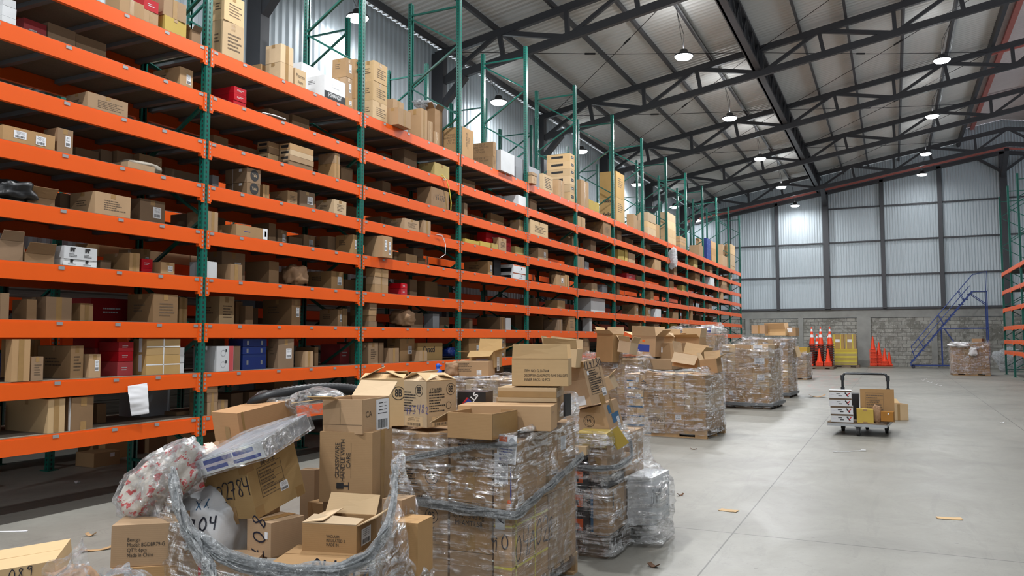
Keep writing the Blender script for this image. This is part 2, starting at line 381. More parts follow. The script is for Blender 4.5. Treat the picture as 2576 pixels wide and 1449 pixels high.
# ---- trusses
TR_Y = [4.6, 11.35, 18.1, 24.9, 31.7, 38.5, 45.7]
BN = [-10.7, -7.1, -3.4, .29, 4.0]; TN = [-9.0, -5.4, -1.75, 1.9, 5.4]
TOP = .75
def truss_mesh():
    ms = {}
    def side(mir):
        q = (lambda x: 10.8-x) if mir else (lambda x: x)
        b = lambda x: (q(x), 0, roof_z(x)); t = lambda x: (q(x), 0, roof_z(x)+TOP)
        return q, b, t
    bc = MB(); tc = MB(); webs = []
    for mir in (0, 1):
        q, b, t = side(mir); xe = -10.9 if not mir else -4.0
        bc.bar(b(xe), b(5.4), .12, .20); tc.bar(t(xe), t(5.4), .12, .19)
        for i in range(5):
            if mir and BN[i] < xe: continue
            if not mir: webs.append(MB().bar(b(BN[i]), t(TN[i]), .09, .10).mesh('diagonal', D))
            else: webs.append(MB().bar(b(BN[i]), t(TN[i]), .09, .10).mesh('diagonal', D))
            webs.append(MB().bar((q(BN[i]), 0, roof_z(BN[i])), (q(BN[i])-.03, 0, roof_z(BN[i])+TOP), .10, .11).mesh('strut', D))
            if i < 4:
                webs.append(MB().bar(t(TN[i]), b(BN[i+1]), .09, .12).mesh('diagonal', D))
                webs.append(MB().bar(t(TN[i]), b(TN[i]+.13), .10, .11).mesh('strut', D))
    return bc.mesh('bottom_chord', D), tc.mesh('top_chord', D), webs
bcm, tcm, wm = truss_mesh()
tn = ['roof truss over the first racks, outside the roof lamps', 'roof truss in front of the uppermost roof lamp', 'roof truss above the third rack upright, large overhead',
      'roof truss second in the row, above the boxes', 'roof truss third in the row going back', 'roof truss fourth in the row, before the gable', 'last roof truss, close to the back wall']
for k, y in enumerate(TR_Y):
    t = empty('roof_truss', (0, y, 0)); tag(t, 'dark steel '+tn[k], 'truss', 'roof trusses across the hall')
    link('bottom_chord', bcm, t); link('top_chord', tcm, t)
    for m_ in wm: link(m_.name.split('.')[0], m_, t)
for k, y in enumerate(TR_Y):
    mb = MB(); z = roof_z(-10.75)
    mb.box(-10.97, -10.62, y-.12, y+.12, 0, z+.75); mb.bar((-10.75, y, z-.75), (-10.0, y, z+.05), .2, .16)
    tag(mb.obj('wall_column', D), 'dark steel column on the left wall under the %s truss' % ORD[k], 'column', 'columns of the left wall')
# ---- purlins and girder
PX = [-10.65, -9.12, -7.48, -6.12, -4.93, -2.27, -1.0, .53, 1.95, 3.38]
pl = ['at the eave over the racks', 'over the gap behind the racks', 'over the rack front', 'between rack and aisle lamps', 'carrying the middle lamp row', 'right beside the lattice girder',
      'second beside the lattice girder', 'third beside the lattice girder', 'carrying the lamp row by the ridge', 'along the edge of the pale ridge roof']
for x, l in zip(PX, pl):
    dz = .93; wd = .07 if x < 3 else .12
    o = MB().box(-wd/2, wd/2, YN, WY-.05, -.08, .08 if x < 3 else .35).obj('roof_purlin', D, loc=(x, 0, roof_z(x)+dz), rot=(0, -math.atan(.168), 0))
    tag(o, 'dark roof purlin '+l, 'purlin', 'roof purlins')
g = empty('lattice_girder', (-3.55, 0, roof_z(-3.55))); tag(g, 'deep dark lattice girder running lengthwise between the lamp rows', 'girder')
MB().box(-.13, .13, YN, WY-.2, .10, .17).obj('bottom_flange', D, g); MB().box(-.13, .13, YN, WY-.2, .80, .88).obj('top_flange', D, g)
MB().box(-.10, -.04, YN, WY-.2, .1, .85).obj('web_plate', D, g)
mb = MB(); y = YN; s = 0
while y < WY-1.0:
    mb.bar((.08, y, .14 if s else .84), (.08, y+.55, .84 if s else .14), .05, .04); y += .55; s = 1-s
mb.obj('lacing', D, g)
# ---- raised pale roof at the ridge
for k, y in enumerate([21.4, 28.2, 35.0, 41.8]):
    mb = MB(); mb.bar((3.2, y, roof_z(3.2)+1.6), (5.4, y, roof_z(5.4)+1.6), .09, .14); mb.bar((5.4, y, roof_z(5.4)+1.6), (7.6, y, roof_z(7.6)+1.6), .09, .14)
    tag(mb.obj('red_rafter', M['red_steel']), 'red primed rafter under the pale ridge roof, %s of four going back' % ORD[k], 'rafter', 'red rafters of the ridge')
for x, l in ((3.25, 'beside the dark purlin'), (4.05, 'in the middle of the slope')):
    o = MB().box(x-.09, x+.09, YN, WY, roof_z(x)+1.60, roof_z(x)+1.72).obj('red_purlin', M['red_steel'])
    tag(o, 'red primed purlin under the pale ridge roof, '+l, 'purlin', 'red purlins of the ridge')
# ---- wind bracing cables under the roof
def cable(a, b, l):
    a = Vector(a); b = Vector(b); o = MB().tube([a, a.lerp(b, .5)-Vector((0, 0, .05)), b], .010, 6).obj('brace_cable', M['black'])
    d = (b-a).normalized(); c = a.lerp(b, .42)-Vector((0, 0, .04))
    MB().tube([c-d*.16, c+d*.16], .03, 6).obj('turnbuckle', M['black'], o)
    tag(o, l, 'cable', 'roof bracing cables')
for k in range(2, 6):
    y0_, y1_ = TR_Y[k], TR_Y[k+1]
    for (xa, xb), l in zip([(-10.4, -3.6), (-3.6, 3.3)], ['over the racks', 'over the aisle']):
        cable((xa, y0_, roof_z(xa)+.7), (xb, y1_, roof_z(xb)+.7), 'thin dark bracing cable %s rising away, %s roof bay' % (l, ORD[k-2]))
        cable((xb, y0_, roof_z(xb)+.7), (xa, y1_, roof_z(xa)+.7), 'thin dark bracing cable %s falling away, %s roof bay' % (l, ORD[k-2]))
# conduit along the lamp purlins
for x, l in ((-4.86, 'middle lamp row'), (2.05, 'ridge lamp row')):
    o = MB().tube([(x, YN, roof_z(x)+.84), (x, WY-.3, roof_z(x)+.84)], .016, 6).obj('conduit', M['galv'])
    tag(o, 'thin grey conduit clipped under the purlin of the '+l, 'conduit')
# ---- high bay lamps
lm_h = MB().lathe([(0, .0), (.235, 0.0), (.25, .02), (.22, .05), (.12, .07), (.10, .17), (.06, .19), (.0, .19)], 24).mesh('housing', M['black'], True)
lm_l = MB().lathe([(.0, -.085), (.09, -.08), (.19, -.055), (.235, -.003)], 24).mesh('lens', M['lens'], True)
side_ = ['over the racks', 'over the aisle', 'near the ridge']
for r, (x, z, ys) in enumerate(LAMP_ROWS):
    for k, y in enumerate(ys):
        t = empty('high_bay_lamp', (x, y, z)); xp = min(PX, key=lambda q: abs(q-x)); zt = roof_z(xp)+.86-z; dx = xp-x
        tag(t, 'round high bay lamp hanging %s, %s in its row from the near end' % (side_[r], ORD[k]), 'lamp', 'high bay lamps')
        link('housing', lm_h, t); link('lens', lm_l, t)
        MB().tube([(0, 0, .18), (.015, 0, .18+(zt-.18)*.35), (dx*.6, .01, .18+(zt-.18)*.7), (dx, 0, zt)], .008, 6).tube([(0, 0, .18), (-.02+dx*.3, .01, .18+(zt-.18)*.4), (dx, 0, zt)], .006, 6).obj('hanging_cord', M['black'], t)
        ld = bpy.data.lights.new('lamp_light', 'AREA'); ld.shape = 'DISK'; ld.size = .28; ld.energy = LAMP_W*(.14, 1.25, .55)[r]*(.2 if y > 45 else 1); ld.color = (.96, .98, 1)
        link('lamp_light', ld, t, (0, 0, -.09))
        lu = bpy.data.lights.new('roof_fill_light', 'AREA'); lu.shape = 'DISK'; lu.size = .2; lu.energy = ld.energy*.05; lu.color = (.96, .98, 1)  # upward fill added above the housing to brighten the roof
        link('roof_fill_light', lu, t, (0, 0, .21), (math.pi, 0, 0))

for o in COL.objects:
    if o.name.split('.')[0] in ('gable_rafter', 'steel_column', 'wall_girt', 'wall_column', 'knee_brace', 'red_edge_strip'): o['kind'] = 'structure'

# ================================================================ PALLET RACKING
BAY, Y0, XF, DEP = 2.8224, 6.3114, -6.70, 1.065
LZ = {9: 4.762, 8: 4.246, 7: 3.727, 6: 3.245, 5: 2.743, 4: 2.231, 3: 1.734, 2: 1.205, 1: .737}
PH = 7.62
G = M['green']; OR = M['orange']
def post_mesh(face, h=PH):       # U section, open towards the inside; 'face' = +1 when the wide face looks to +x
    mb = MB(); a = .038; t = .004; s = face
    xs = lambda p, q: (min(p*s, q*s), max(p*s, q*s))
    x0, x1 = xs(0, -t); mb.box(x0, x1, -a, a, 0, h)
    x0, x1 = xs(-t, -.070); mb.box(x0, x1, -a, -a+t, 0, h); mb.box(x0, x1, a-t, a, 0, h)
    x0, x1 = xs(-.066, -.070); mb.box(x0, x1, -a+t, -a+.022, 0, h); mb.box(x0, x1, a-.022, a-t, 0, h)
    me = mb.mesh('post', G)
    for v in me.vertices: v.co.x += .035*s      # origin in the middle of the section so that the holes sit on each face
    return me
pf, pr = post_mesh(1), post_mesh(-1)
plate = MB().box(-.075, .075, -.07, .07, 0, .010).mesh('base_plate', M['green_plain'])
def brace_meshes(dep, s, ztop=PH):
    out = []; zs = ztop-.22; L = dep-.07
    def mk(a, b): out.append(MB().bar(a, b, .028, .038, 0, up=(0, 1, 0)).mesh('brace', M['green_plain']))
    mk((-.035*s, 0, zs), (-(dep-.035)*s, 0, zs)); z = zs-.06; side = 1
    while z > .8:
        a = -.045*s if not side else -(dep-.045)*s; b = -.045*s if side else -(dep-.045)*s
        mk((a, 0, z), (b, 0, z-.60)); z -= .64; side = 1-side
    mk((-.035*s, 0, .22), (-(dep-.035)*s, 0, .22))
    return out
def beam_mesh(length, s, hh=.135):   # step beam with end connectors, front face at x=0 looking to s
    mb = MB(); q = lambda p, r: (min(p*s, r*s), max(p*s, r*s))
    a = .045
    x0, x1 = q(0, -.045); mb.box(x0, x1, a, length-a, -.03-hh+.01, -.020)
    x0, x1 = q(-.004, -.022); mb.box(x0, x1, a, length-a, -.020, -.004)
    for y in (.040, length-.040):
        x0, x1 = q(.006, -.002); mb.box(x0, x1, y-.018 if y < 1 else y-.026, y+.026 if y < 1 else y+.018, -.205, .0)
        x0, x1 = q(.010, .005)
        for dz in (-.03, -.075, -.12, -.165):
            mb.box(x0, x1, y-.008, y+.006, dz-.014, dz+.010, 1)
    for y in (.06, length-.06):
        x0, x1 = q(0, -.045); mb.box(x0, x1, y-.02, y+.02, -.185, -.155)
    return mb.mesh('beam', [OR, M['clip']])
def support_mesh(dep, s, y):
    mb = MB(); q = lambda p, r: (min(p*s, r*s), max(p*s, r*s))
    x0, x1 = q(-.05, -dep+.05); mb.box(x0, x1, y-.03, y+.03, -.062, -.018)
    x0, x1 = q(.003, -.045); mb.box(x0, x1, y-.028, y+.028, -.020, -.0165, 1)
    x0, x1 = q(.004, .0); mb.box(x0, x1, y-.028, y+.028, -.045, -.0165, 1)
    return mb.mesh('support_bar', [M['bar_steel'], M['clip']])
class Rack:
    def __init__(s, name, label, x, face, dep, y0, bay, nb0, nb1, levels, full=True, names=None):
        s.root = empty(name, (x, y0, 0)); tag(s.root, label, 'pallet rack')
        brm = brace_meshes(dep, face); bm = beam_mesh(bay, face); bmr = beam_mesh(bay, -face)
        sup = [support_mesh(dep, face, bay*f) for f in (.035, .19, .42, .63, .80, .965)]
        allsup = MB()
        for f in (.035, .19, .42, .63, .80, .965):
            y = bay*f; q = lambda p, r: (min(p*face, r*face), max(p*face, r*face))
            x0, x1 = q(-.05, -dep+.05); allsup.box(x0, x1, y-.03, y+.03, -.062, -.018)
            x0, x1 = q(.004, -.03); allsup.box(x0, x1, y-.028, y+.028, -.045, -.0165, 1)
        allsup = allsup.mesh('support_bars', [M['bar_steel'], M['clip']])
        dq = sorted((-.006*face, -(dep-.006)*face))
        deck = MB().box(dq[0], dq[1], .045, bay-.045, -.0165, 0).mesh('deck_board', M['deck'])
        for i in range(nb0, nb1+2):
            f = empty('upright_frame', (0, i*bay, 0), parent=s.root)
            link('post', pf if face > 0 else pr, f, (-.035*face, 0, 0)); link('post', pr if face > 0 else pf, f, (-(dep-.035)*face, 0, 0))
            link('base_plate', plate, f, (-.035*face, 0, 0)); link('base_plate', plate, f, (-(dep-.035)*face, 0, 0))
            for b in brm: link('brace', b, f)
        for lv in sorted(levels, reverse=True):
            for i in range(nb0, nb1+1):
                d = link('shelf', deck, s.root, (0, i*bay, levels[lv]))
                link('front_beam', bm, d); link('rear_beam', bmr, d, (-dep*face, 0, 0))
                if full and i < 4:
                    for m_ in sup: link('support_bar', m_, d)
                else: link('support_bars', allsup, d)
front = Rack('pallet_rack', 'long orange and green pallet rack facing the aisle, loaded with cartons', XF, 1, DEP, Y0, BAY, -1, 11, LZ)
LZ2 = {9: 4.762, 7: 3.727, 5: 2.75, 3: 1.62, 2: 1.205, 1: .74}
rear = Rack('pallet_rack', 'second orange and green pallet rack standing behind the long front one', -10.17, -1, DEP, Y0, BAY, -1, 11, {9: 4.762, 8: 4.0, 7: 3.35, 5: 2.62, 4: 2.05, 3: 1.60, 2: 1.05}, False)
right = Rack('pallet_rack', 'empty orange and green pallet rack at the right end of the hall', 4.25, -1, DEP, 34.3, 2.72, -1, 1, {7: 4.33, 6: 3.55, 4: 2.80, 3: 2.04, 2: 1.47, 1: 1.03}, False)

# ================================================================ BOXES
STROKES = {  # handwriting, unit box 0..0.6 x 0..1
 '0': [[(.3,1),(.08,.75),(.05,.35),(.25,0),(.5,.15),(.56,.6),(.4,.95),(.3,1)]], '1': [[(.25,1),(.3,.5),(.28,0)]],
 '2': [[(.05,.8),(.25,1),(.5,.85),(.45,.55),(.08,.05),(.3,.1),(.58,.02)]], '3': [[(.08,.95),(.4,1),(.5,.8),(.25,.55),(.52,.35),(.4,.05),(.05,.05)]],
 '4': [[(.1,1),(.05,.5),(.5,.5)],[(.5,1),(.42,0)]], '5': [[(.5,1),(.12,.95),(.1,.55),(.45,.5),(.5,.15),(.1,0)]],
 '6': [[(.45,1),(.12,.6),(.08,.15),(.35,0),(.5,.25),(.35,.45),(.1,.3)]], '7': [[(.05,.95),(.55,1),(.28,.45),(.2,0)],[(.15,.5),(.45,.55)]],
 '8': [[(.5,.85),(.3,1),(.1,.8),(.5,.25),(.3,0),(.08,.2),(.3,.5),(.5,.85)]], '9': [[(.5,.8),(.25,1),(.08,.75),(.3,.55),(.5,.8),(.42,0)]],
 'A': [[(.0,0),(.3,1),(.55,0)],[(.12,.4),(.5,.42)]], 'B': [[(.1,0),(.1,1),(.5,.8),(.15,.55),(.55,.25),(.1,0)]],
 'C': [[(.55,.9),(.25,1),(.05,.5),(.2,.02),(.55,.1)]], 'D': [[(.1,0),(.1,1),(.5,.8),(.5,.2),(.1,0)]], 'S': [[(.5,.9),(.2,1),(.1,.7),(.5,.35),(.35,0),(.05,.1)]],
 'G': [[(.55,.85),(.25,1),(.05,.5),(.25,0),(.52,.1),(.52,.45),(.3,.45)]], '-': [[(.1,.5),(.5,.5)]], ' ': [], 'X': [[(.05,0),(.55,1)],[(.05,1),(.55,0)]]}
class Bx:
    def __init__(s, name, dims, mat, loc=(0, 0, 0), rot=(0, 0, 0), label=None, cat=None, group=None, open_=None, jit=.004, bev=False, rng=None):
        s.w, s.d, s.h = dims; w_, d_, h_ = dims; s.off = .0015; rg = rng or random
        if open_ is None:
            mb = MB().box(-w_/2, w_/2, -d_/2, d_/2, 0, h_)
            mb.v = [(x+rg.uniform(-jit, jit)*.3, y+rg.uniform(-jit, jit)*.3, z-(abs(rg.gauss(0, jit)) if z > 0 else 0)*.3) for x, y, z in mb.v]
            # centre seam of the top flaps
            mb.box(-w_/2+.004, w_/2-.004, -.0015, .0015, h_-.001, h_+.0006, 0)
        else:
            t = .005; mb = MB()
            mb.box(-w_/2, w_/2, -d_/2, -d_/2+t, 0, h_); mb.box(-w_/2, w_/2, d_/2-t, d_/2, 0, h_)
            mb.box(-w_/2, -w_/2+t, -d_/2+t, d_/2-t, 0, h_); mb.box(w_/2-t, w_/2, -d_/2+t, d_/2-t, 0, h_); mb.box(-w_/2+t, w_/2-t, -d_/2+t, d_/2-t, 0, t)
        s.o = mb.obj(name, mat, None, loc, rot)
        if bev: bevel(s.o, .004, 2)
        tag(s.o, label, cat, group)
        if open_ is not None:      # flap angles from the vertical, outwards: f, r, b, l ; None = no flap
            t = .004
            for k, a in enumerate(open_):
                if a is None: continue
                L, run = ((w_, d_), (d_, w_), (w_, d_), (d_, w_))[k]; fl = min(run*.5, .2, d_*.45, h_*.9+.03)
                fm = MB().box(-L/2+.003, L/2-.003, -t, 0, 0, fl)
                fm.v = [(x*(1-.04*(z/fl)), y+.006*math.sin(x*9)*(z/fl), z) for x, y, z in fm.v]
                ang = R(a)
                c, yaw = (((0, -d_/2, h_), 0), ((w_/2, 0, h_), R(90)), ((0, d_/2, h_), R(180)), ((-w_/2, 0, h_), R(270)))[k]
                f = fm.obj('flap', M['kraft_pale'] if mat in (M['kraft'], M['kraft_pale']) else mat, s.o, c); f.rotation_euler = Euler((ang, 0, yaw), 'XYZ')
    def frame(s, face):
        w_, d_, h_ = s.w, s.d, s.h
        return {'f': (Vector((-w_/2, -d_/2, 0)), Vector((1, 0, 0)), Vector((0, 0, 1)), Vector((0, -1, 0)), w_, h_),
                'r': (Vector((w_/2, -d_/2, 0)), Vector((0, 1, 0)), Vector((0, 0, 1)), Vector((1, 0, 0)), d_, h_),
                'l': (Vector((-w_/2, d_/2, 0)), Vector((0, -1, 0)), Vector((0, 0, 1)), Vector((-1, 0, 0)), d_, h_),
                't': (Vector((-w_/2, -d_/2, h_)), Vector((1, 0, 0)), Vector((0, 1, 0)), Vector((0, 0, 1)), w_, d_)}[face]
    def P(s, face, u, v, du=0, dv=0, off=None):
        o, U, V, N, a, b = s.frame(face); return o + U*(u*a+du) + V*(v*b+dv) + N*(s.off if off is None else off)
    def rect(s, mb, face, u, v, w_, h_, mi=0, off=None, rot=0):
        c, sn = math.cos(R(rot)), math.sin(R(rot))
        q = [(-w_/2, -h_/2), (w_/2, -h_/2), (w_/2, h_/2), (-w_/2, h_/2)]
        mb.quad(*[s.P(face, u, v, x*c-y*sn, x*sn+y*c, off) for x, y in q], mi)
    def tape(s, face, u, v, w_, h_, mat='tape', name='tape'):
        mb = MB(); s.rect(mb, face, u, v, w_, h_, 0, .0011); mb.obj(name, M[mat], s.o); return s
    def label(s, face, u, v, w_, h_, rot=0, bars=True, mat='paper', name='shipping_label'):
        mb = MB(); s.rect(mb, face, u, v, w_, h_, 0, .0014, rot); rg = random.Random(int(w_*1e4)+int(u*99))
        c, sn = math.cos(R(rot)), math.sin(R(rot))
        def r2(x, y, a, b): mb.quad(*[s.P(face, u, v, (x+p)*c-(y+q)*sn, (x+p)*sn+(y+q)*c, .0020) for p, q in ((-a/2, -b/2), (a/2, -b/2), (a/2, b/2), (-a/2, b/2))], 1)
        if bars:
            x = -w_*.38
            while x < w_*.38:
                a = rg.choice((.012, .02, .032))*w_; r2(x, -h_*.28, a, h_*.28); x += a+w_*rg.choice((.018, .03))
            for k in range(4): r2(-w_*.38+w_*.25, h_*(.38-.11*k), w_*rg.uniform(.25, .5), h_*.025); r2(w_*.22, h_*(.38-.11*k), w_*rg.uniform(.1, .3), h_*.02)
        mb.obj(name, [M[mat], M['ink']], s.o); return s
    def lines(s, face, u, v, w_, h_, rows, mat='brown_ink', seed=1, box=False, name='printed_lines'):
        mb = MB(); rg = random.Random(seed)
        def r2(x, y, a, b): mb.quad(*[s.P(face, u, v, x+p, y+q, .0013) for p, q in ((-a/2, -b/2), (a/2, -b/2), (a/2, b/2), (-a/2, b/2))])
        for k in range(rows):
            y = h_/2-h_*(k+.5)/rows; x = -w_/2; end = w_/2*rg.uniform(.1, 1)
            while x < end: a = rg.uniform(.04, .12)*w_; r2(x+a/2, y, a, h_/rows*.42); x += a+w_*.02
        if box:
            for y in (-h_*.56, h_*.56): r2(0, y, w_*1.1, .0025)
            for x in (-w_*.55, w_*.55): r2(x, 0, .0025, h_*1.12)
            for k in range(2, rows, 2): r2(0, h_/2-h_*k/rows, w_*1.1, .0015)
        mb.obj(name, M[mat], s.o); return s
    def text(s, face, txt, u, v, size, rot=0, mat='ink', align='CENTER', bold=0, name='printed_text', squeeze=1):
        c = bpy.data.curves.new('printed_text', 'FONT'); c.body = txt; c.size = size; c.align_x = align; c.align_y = 'CENTER'; c.offset = bold; c.space_line = .95
        o, U, V, N, a, b = s.frame(face); tmp = bpy.data.objects.new('t', c); me = bpy.data.meshes.new_from_object(tmp)
        bpy.data.objects.remove(tmp); bpy.data.curves.remove(c); me.materials.clear(); me.materials.append(M[mat])
        t = link(name, me, s.o); Mx = Matrix((U, V, N)).transposed().to_4x4() @ Matrix.Rotation(R(rot), 4, 'Z') @ Matrix.Diagonal((squeeze, 1, 1, 1))
        Mx.translation = s.P(face, u, v, off=.0018); t.matrix_local = Mx; return s
    def hand(s, face, txt, u, v, size, rot=0, mat='marker', th=.004, slant=.15, name='handwriting', sp=.78, curve=0):
        mb = MB(); c, sn = math.cos(R(rot)), math.sin(R(rot)); rg = random.Random(len(txt)*7+ord(txt[0])); tot = len(txt)*sp*size; k = 0
        for i, ch in enumerate(txt):
            sc = size*rg.uniform(.9, 1.1); x0 = -tot/2+i*sp*size; y0 = -size/2+rg.uniform(-.06, .06)*size+curve*i*size
            for st in STROKES.get(ch, []):
                pts = [(x0+(px+slant*py)*sc, y0+py*sc) for px, py in st]
                sm = []
                for a, b in zip(pts, pts[1:]): sm += [a, ((a[0]+b[0])/2, (a[1]+b[1])/2)]
                sm.append(pts[-1]); cp = [sm[0]]+[((sm[j-1][0]+2*sm[j][0]+sm[j+1][0])/4, (sm[j-1][1]+2*sm[j][1]+sm[j+1][1])/4) for j in range(1, len(sm)-1)]+[sm[-1]]
                for a, b in zip(cp, cp[1:]):
                    d = Vector((b[0]-a[0], b[1]-a[1])); L = d.length
                    if L < 1e-6: continue
                    d /= L; n = Vector((-d.y, d.x))*th/2; e = d*th*.4; k += 1
                    q = [Vector(a)-n-e, Vector(b)-n+e, Vector(b)+n+e, Vector(a)+n-e]
                    mb.quad(*[s.P(face, u, v, p.x*c-p.y*sn, p.x*sn+p.y*c, .0018+.00002*(k % 12)) for p in q])
        mb.obj(name, M[mat], s.o); return s
    def disc(s, face, u, v, r, mat='ink', ring=0, name='round_mark', off=.0016, n=32):
        mb = MB()
        for k in range(n):
            a, b = 2*math.pi*k/n, 2*math.pi*(k+1)/n; ri = r-ring if ring else 0
            mb.quad(*[s.P(face, u, v, x, y, off) for x, y in ((ri*math.cos(a), ri*math.sin(a)), (r*math.cos(a), r*math.sin(a)), (r*math.cos(b), r*math.sin(b)), (ri*math.cos(b), ri*math.sin(b)))])
        mb.obj(name, M[mat], s.o); return s
    def patch(s, face, u, v, w_, h_, mat, name='coloured_panel', rot=0, off=.0012):
        mb = MB(); s.rect(mb, face, u, v, w_, h_, 0, off, rot); mb.obj(name, M[mat], s.o); return s

